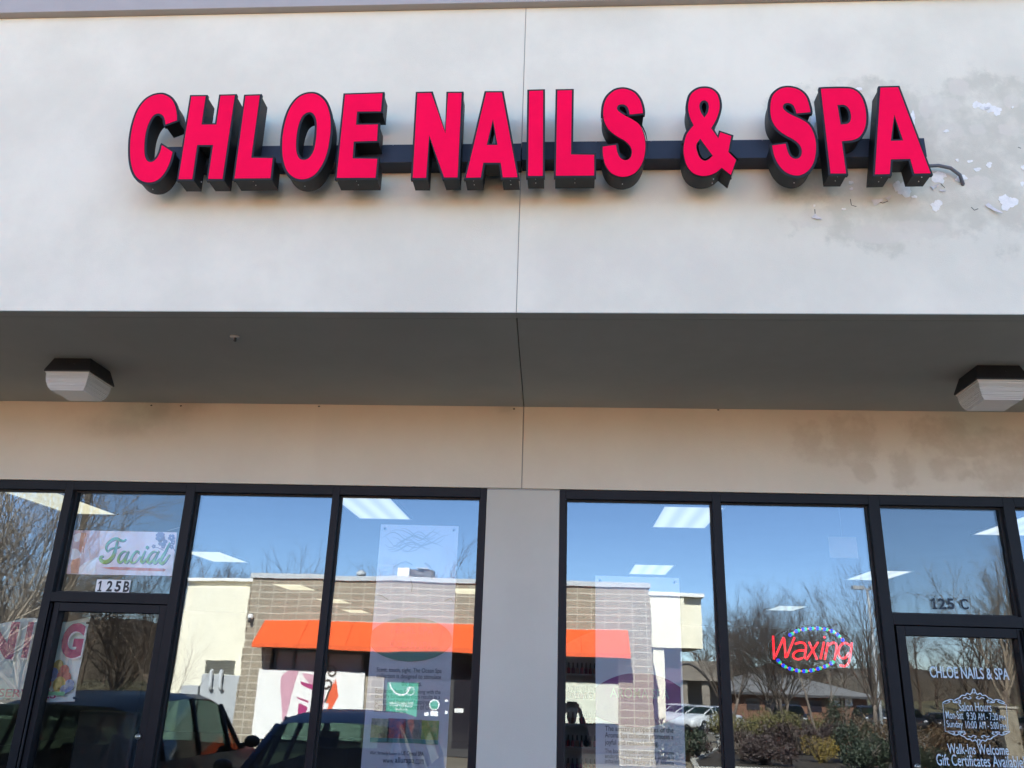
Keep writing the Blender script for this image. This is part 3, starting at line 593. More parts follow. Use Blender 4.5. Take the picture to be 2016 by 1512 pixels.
# ------------------------------------------------------------------ posters hung behind the glass
M_PST = mat('poster_blue_white', (.66, .72, .84), .45, .04, 2)
M_PTX = mat('poster_text', (.10, .11, .16), .6)
M_PGR = mat('poster_hair_grey', (.46, .50, .56), .6)
M_PTL = mat('poster_teal', (.11, .30, .28), .5, .08, 6)
M_PUR = mat('poster_purple', (.26, .07, .28), .5, .12, 5)
M_PLET = mat('poster_letter_pale', (.30, .30, .38), .5)
M_PHA = mat('photo_herbs', (.14, .17, .06), .4, c2=(.62, .56, .34), vs=24)
M_PHB = mat('photo_spices', (.08, .04, .14), .4, c2=(.65, .12, .08), vs=24)
M_PHC = mat('photo_stone', (.35, .36, .34), .4, c2=(.12, .16, .18), vs=22)
M_PHD = mat('photo_meadow', (.10, .34, .05), .4, c2=(.55, .50, .16), vs=26)
PY = .25
def hanging(name, lab, cat, tl, tr_, bot, Y, m_sheet):
    a, b = P(*tl, Y), P(*tr_, Y); o = thing(name, lab, cat, ((a.x + b.x) / 2, Y, a.z))
    m = MB(); n = 10; v = []
    for k, yy in enumerate((Y, Y + .003)):
        for j in range(n + 1):
            z = a.z + (bot - a.z) * j / n; dy = .006 * math.sin(j * 1.3) + .01 * (j / n) ** 2
            for x in (a.x, (a.x * 2 + b.x) / 3, (a.x + 2 * b.x) / 3, b.x): v.append((x, yy + dy * .3, z + (b.z - a.z) * (x - a.x) / (b.x - a.x) * (1 - j / n)))
    N = (n + 1) * 4
    f = [(4 * j + i, 4 * j + i + 1, 4 * j + i + 5, 4 * j + i + 4) for j in range(n) for i in range(3)]; f += [tuple(N + q for q in t[::-1]) for t in f]
    m.add(v, f); m.build('sheet', m_sheet, o)
    g_ = MB()
    for x in (a.x + .035, b.x - .035): g_.tube([(x, Y - .006, a.z - .035), (x, Y + .0, a.z - .035)], .014, 16, 0); g_.tube([(x, Y - .0065, a.z - .035), (x, Y + .004, a.z - .035)], .007, 12, 1)
    g_.build('eyelet', [mat('eyelet_steel', (.6, .62, .66), .35, metal=.6), M_DARK], o)
    return o, a, b
p1, a1, b1 = hanging('hanging_poster', 'tall pale blue poster with a teal oval and four small photos, left of the pillar', 'poster', (750, 1032), (903, 1036), .55, PY, M_PST)
YF = PY - .014
def L2(px, py, Y=YF): return P(px, py, Y)
m = MB(); random.seed(8)
for k in range(16):                              # faint sweeping hair strokes
    y0 = 1058 + random.uniform(-8, 22); x0 = 752 + random.uniform(0, 60); x1 = x0 + random.uniform(50, 100); x1 = min(x1, 896)
    pts = [(x0 + (x1 - x0) * t / 8, y0 + 9 * math.sin(t * .8 + k * .5) - (t - 4) ** 2 * .25) for t in range(9)]
    q = [L2(x, y) for x, y in pts]; ribbon(m, [(v.x, v.z) for v in q], [.0012 + .0022 * math.sin(math.pi * i / 8) for i in range(9)], (0, YF, 0), XR, ZU, .0005)
for pts, hw in (([(775, 1116), (790, 1108), (800, 1106), (812, 1112)], .006), ([(836, 1108), (846, 1116), (852, 1128), (850, 1140)], .008), ([(808, 1140), (812, 1152), (810, 1165)], .004), ([(738, 1170), (750, 1172), (764, 1180)], .004), ([(876, 1182), (888, 1178), (893, 1186)], .004)):
    q = [L2(x, y) for x, y in pts]; ribbon(m, [(v.x, v.z) for v in q], hw, (0, YF, 0), XR, ZU, .0006)
m.build('brush_strokes', M_PGR, p1)
m = MB()
e = []
for i in range(48):
    a = 2 * math.pi * i / 48; px = 808 + 82 * math.cos(a); py = 1259 + 43 * math.sin(a); v = L2(px, py)
    e.append((min(max(v.x, a1.x), b1.x), v.z))
m.prism([e if area(e) > 0 else e[::-1]], (0, YF, 0), XR, ZU, 0, .001, 0, nrm=(0, 1, 0))
def ptxt(m, s, x0, y0, x1, y1, hpx, mi, bold=.0, Y=None):
    Y = YF - .0015 if Y is None else Y
    a, b = P(x0, y0, Y), P(x1, y1, Y); m.text(s, a, (b - a).normalized(), ZU, (b - a).length, hpx * (-CAMP.y + Y) / 1560, mi, .0, bold)
ptxt(m, 'PEARL SPA', 770, 1246, 853, 1250, 13, 1, .01); ptxt(m, 'OCEAN SPA', 767, 1274, 850, 1278, 12, 1, .01)
m.build('oval_title', [M_PTL, M_PLET], p1)
m = MB()
for s, x0, y0, x1, y1, h in (('Scent, touch, sight. The Ocean Spa', 741, 1325, 869, 1328, 10), ('collection is designed to stimulate', 741, 1337, 868, 1340, 10), ('the senses.', 790, 1350, 830, 1351, 9),
                             ('Exfoliation from Ocean along with the', 739, 1366, 867, 1369, 9), ('carefully formulated steps results in a', 738, 1376, 866, 1379, 9), ('exceptional feeling of happiness.', 737, 1386, 850, 1389, 9),
                             ('Combination of colors of Ocean', 737, 1395, 862, 1398, 9), ('will awaken the senses.', 736, 1402, 800, 1404, 8)):
    ptxt(m, s, x0, y0, x1, y1, h, 0)
ptxt(m, 'Allur, formerly known as', 728, 1487, 788, 1489, 7, 0); ptxt(m, 'US Crystal SPA', 790, 1489.5, 834, 1491, 9, 0, .02)
ptxt(m, 'www.', 753, 1502, 776, 1503, 6, 0); ptxt(m, 'allurspa', 777, 1505, 815, 1506, 12, 0, .02); ptxt(m, '.com', 816, 1504, 834, 1505, 8, 0)
m.build('poster_text', M_PTX, p1)
for (x0, x1, y0, y1, mm) in ((732, 764, 1414, 1462, M_PHA), (765, 797, 1414, 1463, M_PHB), (799, 828, 1416, 1464, M_PHC), (831, 862, 1418, 1466, M_PHD)):
    m = MB(); a, b = L2(x0, y0), L2(x1, y1); m.box(a.x, b.x, YF - .0015, YF, b.z + .03, a.z, 0); m.box(a.x, b.x, YF - .0015, YF, b.z, b.z + .029, 1); m.build('poster_photo', [mm, M_PTL], p1)
p2, a2, b2 = hanging('hanging_poster', 'shorter pale blue poster with a purple arch lettered AROMA SPA, hung right of the pillar', 'poster', (1172, 1133), (1337, 1138), .3, PY, M_PST)
m = MB(); top = []
for i in range(25):
    px = 1172.5 + (1339.5 - 1172.5) * i / 24; t = (px - 1256) / 86; v = L2(px, 1325 + 30 * abs(t) ** 2.2); top.append((min(max(v.x, a2.x), b2.x), v.z))
bot = []
for i in range(25):
    px = 1342.5 + (1171.5 - 1342.5) * i / 24; t = (px - 1256) / 86; v = L2(px, 1408 + 24 * (1 - t * t)); bot.append((min(max(v.x, a2.x), b2.x), v.z))
q = top + bot; m.prism([q if area(q) > 0 else q[::-1]], (0, YF, 0), XR, ZU, 0, .001, 0, nrm=(0, 1, 0))
ptxt(m, 'AROMA SPA', 1201, 1373, 1318, 1377, 16, 1, .005)
m.build('arch_title', [M_PUR, M_PLET], p2)
m = MB()
for s, x0, y0, x1, y1, h, bo in (('The amazing properties of the', 1191, 1442, 1326, 1446, 11, .008), ('Aroma Spa collection promotes a', 1191, 1455, 1326, 1459, 11, .008), ('joyful and relaxed feeling.', 1191, 1469, 1297, 1472, 11, .008),
                                 ('The body releases endorphin hormone', 1191, 1485, 1327, 1489, 9, 0), ('endorphin when a pleasant aroma is', 1191, 1495, 1327, 1499, 9, 0), ('inhaled. The fragrance of aroma', 1191, 1505, 1327, 1509, 9, 0)):
    ptxt(m, s, x0, y0, x1, y1, h, 0, bo)
m.build('poster_text', M_PTX, p2)
# ------------------------------------------------------------------ the facial sign over the left door
FYW = .11
M_FPK = mat('facial_pink', (.86, .70, .80), .5, c2=(.88, .86, .90), vs=7)
M_FSK = mat('facial_skin', (.62, .28, .18), .5, .2, 14); M_FMV = mat('facial_mauve', (.62, .47, .52), .5, .12, 9)
M_FWH = mat('facial_white', (.88, .88, .90), .5); M_FRD = mat('facial_red', (.66, .16, .12), .5, .15, 20); M_FVI = mat('facial_violet', (.14, .13, .30), .5, .1, 12); M_FSH = mat('facial_shadow', (.03, .04, .05), .6)
def grad_mat(name, z0, z1, ca, cb):
    m = bpy.data.materials.new(name); m.use_nodes = True; t = m.node_tree; b = t.nodes['Principled BSDF']; b.inputs['Roughness'].default_value = .5
    sep = t.nodes.new('ShaderNodeSeparateXYZ'); t.links.new(t.nodes.new('ShaderNodeNewGeometry').outputs['Position'], sep.inputs[0])
    t.links.new(mixc(t, ramp(t, sep.outputs[2], z0, z1), ca, cb), b.inputs['Base Color']); return m
fa = {k: P(x, y, FYW) for k, (x, y) in dict(tl=(145.6, 1044), tr=(348.6, 1048), br=(338, 1133.8), bl=(131, 1130)).items()}
fs = thing('facial_sign', 'pink and white printed sign reading Facial hung in the transom over the left door', 'sign', (fa['tl'].x, FYW, fa['tl'].z))
m = MB(); v = [fa[k] for k in ('bl', 'br', 'tr', 'tl')]; m.add([*v, *[p + Vector((0, .004, 0)) for p in v]], [(0, 1, 2, 3), (7, 6, 5, 4), (0, 4, 5, 1), (1, 5, 6, 2), (2, 6, 7, 3), (3, 7, 4, 0)]); m.build('sheet', M_FPK, fs)
def fz_(x, y): q = P(120 + x / 8.4, 1030 + y / 8.4, FYW - .002); return (q.x, q.z)
def fpoly(m, pts, mi, d=.0): q = [fz_(*p[:2]) for p in smooth_path(pts)]; m.prism([q if area(q) > 0 else q[::-1]], (0, FYW - .002 - d, 0), XR, ZU, 0, .0008, mi, nrm=(0, 1, 0))
m = MB()
fpoly(m, [(215, 120), (640, 130), (610, 560, 1), (400, 650, 1), (300, 740, 1), (290, 838), (100, 836)], 0)
fpoly(m, [(300, 740), (400, 650, 1), (610, 560), (580, 640, 1), (575, 840), (300, 838)], 1, .0006)
fpoly(m, [(310, 160), (440, 170, 1), (410, 330, 1), (360, 490, 1), (300, 440, 1), (320, 260, 1)], 2, .0006)
fpoly(m, [(190, 600), (340, 570), (310, 700, 1), (290, 835), (170, 830), (160, 700, 1)], 2, .0006)
fpoly(m, [(205, 200), (330, 160, 1), (290, 300, 1), (215, 290)], 1, .0007); fpoly(m, [(185, 420), (270, 430, 1), (330, 530, 1), (250, 590, 1), (160, 610)], 1, .0007)
m.build('picture', [M_FMV, M_FWH, M_FSK], fs)
LT = [[(760,470,1),(745,400,1),(780,330,1),(850,275,1),(920,255,1),(990,285,1),(1040,290,1),(1075,262,1)],[(935,290,1),(900,420,1),(860,540,1),(790,620,1),(715,640,1),(660,610,1),(655,560,1),(700,545,1)],[(765,475,1),(830,420,1),(930,405,1),(985,385,1)],
      [(1085,470,1),(1030,470,1),(970,530,1),(945,610,1),(970,650,1),(1030,610,1),(1105,480,1)],[(1120,460,1),(1060,600,1),(1075,650,1),(1140,600,1)],[(1285,510,1),(1275,465,1),(1220,485,1),(1160,580,1),(1165,650,1),(1230,640,1),(1320,540,1)],[(1395,455,1),(1330,600,1),(1345,650,1),(1420,580,1)],
      [(1590,475,1),(1520,475,1),(1450,550,1),(1430,630,1),(1465,655,1),(1530,600,1),(1600,480,1)],[(1620,455,1),(1540,610,1),(1555,660,1),(1640,580,1)],[(1800,320,1),(1720,480,1),(1640,620,1),(1665,665,1),(1720,630,1),(1800,515,1)]]
HW = [16, 22, 9, 14, 15, 12, 14, 14, 15, 17]
zt_, zb_ = fz_(1000, 420)[1], fz_(1000, 640)[1]
for dx, dy, dd, mm, nm in ((14, 10, .0012, M_FSH, 'script_shadow'), (0, 0, .0018, grad_mat('script_green', zb_, zt_, (.18, .42, .0), (.0, .26, .08)), 'script_lettering')):
    m = MB()
    for pts, hw in zip(LT, HW):
        q = smooth_path(pts, False, 5); n = len(q); k = .03 / 252 * 33.3 * 1.45
        ribbon(m, [fz_(x + dx, y + dy) for x, y in q], [hw * k / 8.4 * (.35 + .65 * math.sin(math.pi * (i + .6) / n)) for i in range(n)], (0, FYW - .002, 0), XR, ZU, dd)
    c = fz_(1425 + dx, 400 + dy); m.prism([[(c[0] + .011 * math.cos(a * .5236), c[1] + .013 * math.sin(a * .5236)) for a in range(12)]], (0, FYW - .002, 0), XR, ZU, -dd, -dd, 0, nrm=(0, 1, 0))
    m.build(nm, mm, fs)
m = MB(); fpoly(m, [(650, 735), (850, 725, 1), (1250, 735, 1), (1700, 750), (1740, 770), (1700, 795), (1300, 785, 1), (900, 770, 1)], 0, .001); m.build('underline', M_FRD, fs)
m = MB()
random.seed(3)
for cx, cy, r in ((1655, 190, 70), (1640, 230, 90), (1680, 310, 90), (1690, 390, 40), (1830, 240, 70), (1860, 320, 50), (1535, 385, 40), (1830, 390, 45)):
    for k in range(5):
        a = k * 1.2566 + cx; q = [fz_(cx + math.cos(a) * r * .5 + r * .42 * math.cos(b * .628), cy + math.sin(a) * r * .5 + r * .36 * math.sin(b * .628)) for b in range(10)]
        q = [(min(x, fa['tr'].x - .004), min(z, fa['tr'].z - .002)) for x, z in q]
        m.prism([q if area(q) > 0 else q[::-1]], (0, FYW - .002, 0), XR, ZU, -.0009 - k * .00005, 0, 0, nrm=(0, 1, 0), back=False)
for pts in ([(1535, 390), (1600, 405), (1660, 430), (1700, 455)], [(1830, 300), (1800, 380), (1760, 450)], [(1840, 390), (1870, 430), (1890, 470)]): ribbon(m, [fz_(*p) for p in pts], .0025, (0, FYW - .002, 0), XR, ZU, .001)
m.build('flowers', M_FVI, fs)
m = MB(); a, b, c = fa['tl'], P(330, 1045, FYW), P(357, 1036, FYW); m.tube([(b.x, FYW, b.z), (c.x + .02, FYW, c.z)], .0015, 5); m.build('hanging_wire', M_SCRW, fs)
# ------------------------------------------------------------------ the opening banner
BY = .22
M_BAN = mat('banner_vinyl', (.84, .88, .84), .45, c2=(.62, .80, .72), vs=2.2); M_MAG = mat('banner_magenta', (.42, .012, .14), .5, .12, 20); M_LILAC = mat('banner_edge_white', (.9, .9, .9), .5)
bn = thing('opening_banner', 'creased white banner with magenta letters and balloons behind the left door', 'banner', (-4.3, BY, 2.1))
xr = P(177, 1219, BY).x; zt = P(177, 1219, BY).z; zbm = P(157, 1383, BY).z; xl = -5.75; sl = -.035
m = MB(); nx, nz = 24, 8; v = []
for k in (0, .003):
    for j in range(nz + 1):
        for i in range(nx + 1):
            x = xl + (xr - xl) * i / nx; t = j / nz; z = zt + (zbm - zt) * t + (x - xr) * .045 * (1 - t) + .02 * math.sin(i * 1.1) * (1 if j == 0 else .3)
            v.append((x, BY + k + .012 * math.sin(i * .9 + j * .5) + .008 * math.sin(i * 2.3 - j), z))
W = nx + 1; N = W * (nz + 1); f = [(j * W + i, j * W + i + 1, j * W + W + i + 1, j * W + W + i) for j in range(nz) for i in range(nx)]; f += [tuple(q + N for q in t[::-1]) for t in f]
m.add(v, f, 0, True); m.build('sheet', M_BAN, bn)
BF = BY - .033
def btxt(m, s, x0, yb, x1, ht_px, mi, bold, dx=0, dz=0, lift=0):
    a, b = P(x0, yb, BF), P(x1, yb, BF); m.text(s, a + Vector((dx, 0, dz)), XR, ZU, b.x - a.x, ht_px / 228, mi, lift, bold)
m = MB()
for dx, dz, mi, lf in ((.010, -.010, 1, 0), (0, 0, 0, .001)):
    for s, x0, yb, x1, h in (('N', -42, 1296, 25, 62), ('I', 41, 1295, 53, 60), ('N', 66, 1295, 106, 60), ('G', 115, 1295, 158, 58), ('N', -62, 1297, -40, 60)): btxt(m, s, x0, yb, x1, h, mi, .05, dx, dz, lf)
    btxt(m, 'SERVICES', -4, 1371.5, 110, 13, mi, .012, dx * .5, dz * .5, lf)
m.build('banner_lettering', [M_MAG, M_LILAC], bn)
BAL = [(98, 1312, 9, 'r'), (115, 1311, 9, 'y'), (126, 1321, 9, 'r'), (88, 1331, 9, 'g'), (104, 1328, 10, 'b'), (121, 1331, 8, 'r'), (90, 1347, 10, 'r'), (131, 1334, 8, 'r'), (136, 1350, 9, 'b'), (117, 1347, 11, 'y'), (126, 1358, 7, 'b')]
BC = dict(r=mat('balloon_red', (.45, .10, .10), .4, .2, 20), y=mat('balloon_yellow', (.45, .36, .08), .4, .2, 20), b=mat('balloon_blue', (.10, .20, .42), .4, .2, 20), g=mat('balloon_green', (.08, .30, .12), .4, .2, 20))
ms = list(BC.values()); ks = list(BC)
m = MB()
for i, (x, y, r, c) in enumerate(BAL):
    q = P(x, y, BF); rr = r / 232; m.prism([[(q.x + rr * math.cos(a * .2618), q.z + rr * 1.15 * math.sin(a * .2618)) for a in range(24)]], (0, BF, 0), XR, ZU, -.001 - .0004 * i, 0, ks.index(c), nrm=(0, 1, 0), back=False)
m.build('balloon_print', ms, bn)
m = MB(); a, b = P(76, 1368, BF), P(129, 1362, BF); m.box(a.x, b.x, BF - .007, BF - .006, a.z, b.z + .0); m.build('green_strip', mat('banner_green', (.10, .50, .14), .4, c2=(.45, .75, .55), vs=6), bn)
m = MB()
for x, y in ((172, 1226), (146, 1374), (14, 1378), (32, 1236)):
    q = P(x, y, BF); m.tube([(q.x, BF - .003, q.z), (q.x, BF + .02, q.z)], .009, 10)
m.build('eyelet', M_DARK, bn)
# ------------------------------------------------------------------ the lit waxing sign
LYW = .14
M_LED = {k: mat('led_' + k, c, .4, emit=c, es=s) for k, c, s in (('red', (1, .005, .02), .40), ('blue', (.0, .02, 1), .32), ('green', (.0, .8, .34), .17), ('orange', (1, .28, .03), .24))}
q = P(1600, 1278, LYW); led = thing('lit_sign', 'red dotted light sign reading Waxing inside a blue and green oval', 'lit sign', (q.x, LYW + .02, q.z))
def lz(x, y): v = P(1240 + x / 4.032, 1180 + y / 4.032, LYW); return Vector((v.x, LYW, v.z))
def dots(paths, step):
    out = []
    for pts in paths:
        q = smooth_path([(p[0], p[1], 1) if len(pts) > 2 else p for p in pts], False, 10); acc = 0; out.append(q[0])
        for a, b in zip(q, q[1:]):
            d = math.hypot(b[0] - a[0], b[1] - a[1])
            while acc + d >= step and d > 0:
                t = (step - acc) / d; a = (a[0] + (b[0] - a[0]) * t, a[1] + (b[1] - a[1]) * t); out.append(a); d = math.hypot(b[0] - a[0], b[1] - a[1]); acc = 0
            acc += d
    return out
WX = [('W', [[(1137,297),(1145,470)],[(1158,450),(1222,300)],[(1226,318),(1237,470)],[(1248,452),(1308,300)]]),
      ('a', [[(1318,352),(1352,342),(1385,350),(1398,380),(1392,430),(1386,472)],[(1378,405),(1335,408),(1302,430),(1300,460),(1335,476),(1370,465)]]),
      ('x', [[(1425,345),(1484,472)],[(1492,345),(1405,474)]]), ('i', [[(1540,345),(1514,472)],[(1545,300),(1546,301)]]),
      ('n', [[(1572,350),(1548,474)],[(1582,362),(1608,345),(1636,352),(1640,390),(1626,478)]]),
      ('g', [[(1742,362),(1708,345),(1672,368),(1655,420),(1672,462),(1712,462),(1742,420)],[(1762,350),(1752,430),(1738,500),(1708,530),(1662,522)]])]
for nm, paths in WX:
    m = MB()
    for x, y in dots(paths, 15.5): c = lz(x, y); m.sphere((c.x, c.y, c.z), .0082, 8)
    m.build('letter', M_LED['red'], led, label='letter ' + nm)
for nm, pts in (('upper_light_string', [(1272,282),(1325,252),(1380,238),(1435,232),(1500,230),(1550,237),(1600,250),(1650,280),(1690,322)]), ('lower_light_string', [(1178,485),(1210,520),(1265,548),(1330,565),(1395,570),(1460,560),(1520,543),(1575,522),(1625,490)])):
    m = MB()
    for i, (x, y) in enumerate(dots([pts], 19)): c = lz(x, y); k = i % 3; m.sphere((c.x, c.y, c.z), (.013, .0125, .006)[k], 8, k)
    m.build(nm, [M_LED['blue'], M_LED['green'], M_LED['orange']], led)
m = MB(); e = [lz(1445 + 350 * math.cos(a * .1309), 400 + 190 * math.sin(a * .1309)) for a in range(48)]; qq = [(v.x, v.z) for v in e]; m.prism([qq if area(qq) > 0 else qq[::-1]], (0, LYW + .012, 0), XR, ZU, 0, .02, 0, nrm=(0, 1, 0)); m.build('back_board', mat('board_black', (.001, .001, .001), .9, spec=0.0), led)
# ------------------------------------------------------------------ faint things inside: polish rack, chair
rx0, rx1, ry = -.05, .86, 1.0
rk = thing('polish_rack', 'dark arch topped rack of nail polish bottles behind the glass right of the pillar', 'display rack', ((rx0 + rx1) / 2, ry, .02))
M_RKW = mat('rack_dark_wood', (.26, .27, .26), .5, .15, 8)
m = MB(); arch = [(rx0, 2.05)] + [(rx0 + (rx1 - rx0) * i / 16, 2.05 + .17 * math.sin(math.pi * i / 16)) for i in range(1, 16)] + [(rx1, 2.05), (rx1, .03), (rx0, .03)]
m.prism([arch[::-1] if area(arch) < 0 else arch], (0, ry + .16, 0), XR, ZU, 0, .02, 0, nrm=(0, 1, 0)); m.build('back_panel', M_RKW, rk)
m = MB(); m.box(rx0, rx0 + .02, ry, ry + .155, .03, 2.0); m.box(rx1 - .02, rx1, ry, ry + .155, .03, 2.0); m.build('side_panel', M_RKW, rk)
shelf_z = [.75, .95, 1.13, 1.30, 1.47, 1.66, 1.85]
for z in shelf_z: m = MB(); m.box(rx0 + .021, rx1 - .021, ry - .01, ry + .155, z - .016, z); m.build('shelf', M_RKW, rk)
bcols = [mat('polish_%s' % n, c, .15, coat=.5) for n, c in (('red', (.2, .01, .02)), ('plum', (.08, .01, .05)), ('pink', (.4, .12, .16)), ('nude', (.35, .22, .17)), ('black', (.01, .01, .012)))]
caps_m = mat('polish_cap', (.01, .01, .01), .3); random.seed(5); protos = []
for bc in bcols:
    m = MB(); m.tube([(0, 0, 0), (0, 0, .04), (0, 0, .046)], [.014, .014, .008], 8, 0, True, False); m.tube([(0, 0, .046), (0, 0, .085)], [.008, .0065], 6, 1, True, False); protos.append(m)
proto_o = []
BN = ['dark red', 'plum', 'pink', 'nude', 'black']; RN = ['bottom', 'second', 'third', 'fourth', 'fifth', 'sixth', 'top']
for si, z in enumerate(shelf_z):
    for i in range(24):
        k = random.randrange(5); lab = 'small %s nail polish bottle on the %s shelf of the dark rack' % (BN[k], RN[si])
        if k >= len(proto_o) or proto_o[k] is None:
            while len(proto_o) <= k: proto_o.append(None)
            o = protos[k].build('polish_bottle', [bcols[k], caps_m]); proto_o[k] = o
        else: o = proto_o[k].copy(); col.objects.link(o)
        o.location = (rx0 + .05 + i * .0355, ry + .05 + .01 * (i % 2), z + .0005); tag(o, lab, 'nail polish', 'polish bottles on the rack')
ch = thing('salon_chair', 'dark padded salon chair dimly seen through the left glass door', 'chair', (-3.95, 1.3, .02))
m = MB(); m.box(-4.22, -3.68, 1.34, 1.44, .55, 1.42); m.build('backrest', mat('chair_black', (.012, .012, .014), .5), ch, bevel=.03)
m = MB(); m.box(-4.22, -3.68, 1.0, 1.335, .44, .56); m.build('seat', MATS['chair_black'], ch, bevel=.02)
m = MB(); m.tube([(-3.95, 1.2, .06), (-3.95, 1.2, .44)], .04, 12); m.cone((-3.95, 1.2, .021), (0, 0, 1), .28, .26, .04, 24); m.build('base', mat('chair_steel', (.3, .3, .3), .3, metal=1), ch)

a, b = P(1630, 1056, 1.6), P(1690, 1099, 1.6); nt_ = thing('notice_sheet', 'faint pale square sheet hung high above the lit sign', 'sheet', ((a.x + b.x) / 2, 1.6, a.z)); m = MB(); m.box(a.x, b.x, 1.6, 1.603, b.z, a.z); m.build('paper', mat('paper_grey', (.55, .54, .5), .7, .05, 6), nt_); m = MB(); m.tube([((a.x + b.x) / 2, 1.602, a.z), ((a.x + b.x) / 2, 1.602, 3.42)], .0015, 4); m.build('hanging_wire', M_SCRW, nt_)
# ================================================================== ground
M_ASPH = mat('asphalt', (.19, .158, .115), .9, .25, 1.2, .003, 90)
M_PAINT = mat('road_paint', (.62, .61, .56), .8, .12, 8)
M_MULCH = mat('mulch', (.034, .025, .018), .95, c2=(.065, .05, .036), vs=9, bump=.02, bs=22)
M_KERB = mat('kerb_concrete', (.46, .43, .37), .9, .1, 3)
M_GRASS = mat('winter_grass', (.13, .12, .06), .95, c2=(.19, .16, .09), vs=3)
m = MB(); m.box(-40, 40, -1.75, .0, -.25, 0.0); m.build('sidewalk', M_CONC).__setitem__('kind', 'structure')
m = MB(); ys = [40, -1.76, -10, -20, -30, -45, -62, -120, -300, -700]; v = []
for y in ys:
    for x in (-500, -60, 60, 500): v.append((x, y, (ground_z(y) if y < 0 else -.13) - .0))
m.add(v, [(i * 4 + j, i * 4 + j + 1, i * 4 + j + 5, i * 4 + j + 4) for i in range(len(ys) - 1) for j in range(3)])
tag(m.build('parking_lot', M_ASPH), kind='structure')
def sheet(m, quad, dz, mi=0):                    # marking laid on the sloping lot
    m.add([(x, y, ground_z(y) + dz) for x, y in quad], [tuple(range(len(quad)))], mi)
m = MB()
for x in (-9.8, -7.0, -4.2, -1.35, 1.45, 4.25, 7.05): sheet(m, [(x, -2.0), (x + .1, -2.0), (x + .1, -7.0), (x, -7.0)], .004)
for k in range(9): x = 8.5 + k * 2.8; sheet(m, [(x, -46), (x + .12, -46), (x + .12, -51.5), (x, -51.5)], .004)
tag(m.build('parking_lines', M_PAINT), kind='structure')
# planted islands on the right with kerbs
isl = [[(3.6, -18.5), (13.2, -18.3), (15.5, -22.0), (21.5, -30.0), (16.5, -42.5), (8.2, -42.5), (6.2, -30.0), (3.9, -21.5)], [(-34, -33), (-12.5, -33), (-12.5, -52), (-40, -52)], [(16, -17), (40, -17), (50, -44), (26, -40)]]
m = MB(); k = MB()
def subdiv(q):
    out = []
    for a, b in zip(q, q[1:] + q[:1]):
        n = max(1, int(math.hypot(b[0] - a[0], b[1] - a[1]) / 4))
        out += [(a[0] + (b[0] - a[0]) * i / n, a[1] + (b[1] - a[1]) * i / n) for i in range(n)]
    return out
for q in isl:
    q2 = subdiv(q); c = (sum(p[0] for p in q2) / len(q2), sum(p[1] for p in q2) / len(q2))
    vs = [(x, y, ground_z(y) + .06) for x, y in q2] + [(c[0], c[1], ground_z(c[1]) + .22)]; n = len(q2); m.add(vs, [(i, (i + 1) % n, n) for i in range(n)])
    for a, b in zip(q2, q2[1:] + q2[:1]):
        d = Vector((b[0] - a[0], b[1] - a[1], 0)).normalized(); pn = Vector((-d.y, d.x, 0)) * .08
        A = Vector((*a, ground_z(a[1]))); B = Vector((*b, ground_z(b[1]))); vv = [A - pn, A + pn, B + pn, B - pn]
        k.add([p - Vector((0, 0, .1)) for p in vv] + [p + Vector((0, 0, .13)) for p in vv], [(4, 5, 6, 7), (0, 4, 7, 3), (1, 2, 6, 5), (0, 1, 5, 4), (2, 3, 7, 6)])
tag(m.build('planting_bed', M_MULCH), kind='structure'); tag(k.build('kerb', M_KERB), kind='structure')
m = MB(); sheet(m, [(2.4, -16.4), (3.5, -16.4), (3.8, -21.5), (2.4, -21.5)], .02); sheet(m, [(4.0, -16.4), (14.5, -16.2), (14.4, -17.9), (3.9, -18.2)], .02); tag(m.build('walkway', mat('walkway_tan', (.27, .225, .165), .9, .1, 2)), kind='structure')
m = MB(); m.add([(-500, -66, ground_z(-66) + .03), (-20, -66, ground_z(-66) + .03), (-20, -300, -.5), (-500, -300, 6)], [(0, 1, 2, 3)]); m.add([(14, -120, ground_z(-120) + .03), (400, -120, ground_z(-120) + .03), (400, -320, 7), (14, -320, 4)], [(0, 1, 2, 3)]); tag(m.build('grass_field', M_GRASS), kind='structure')
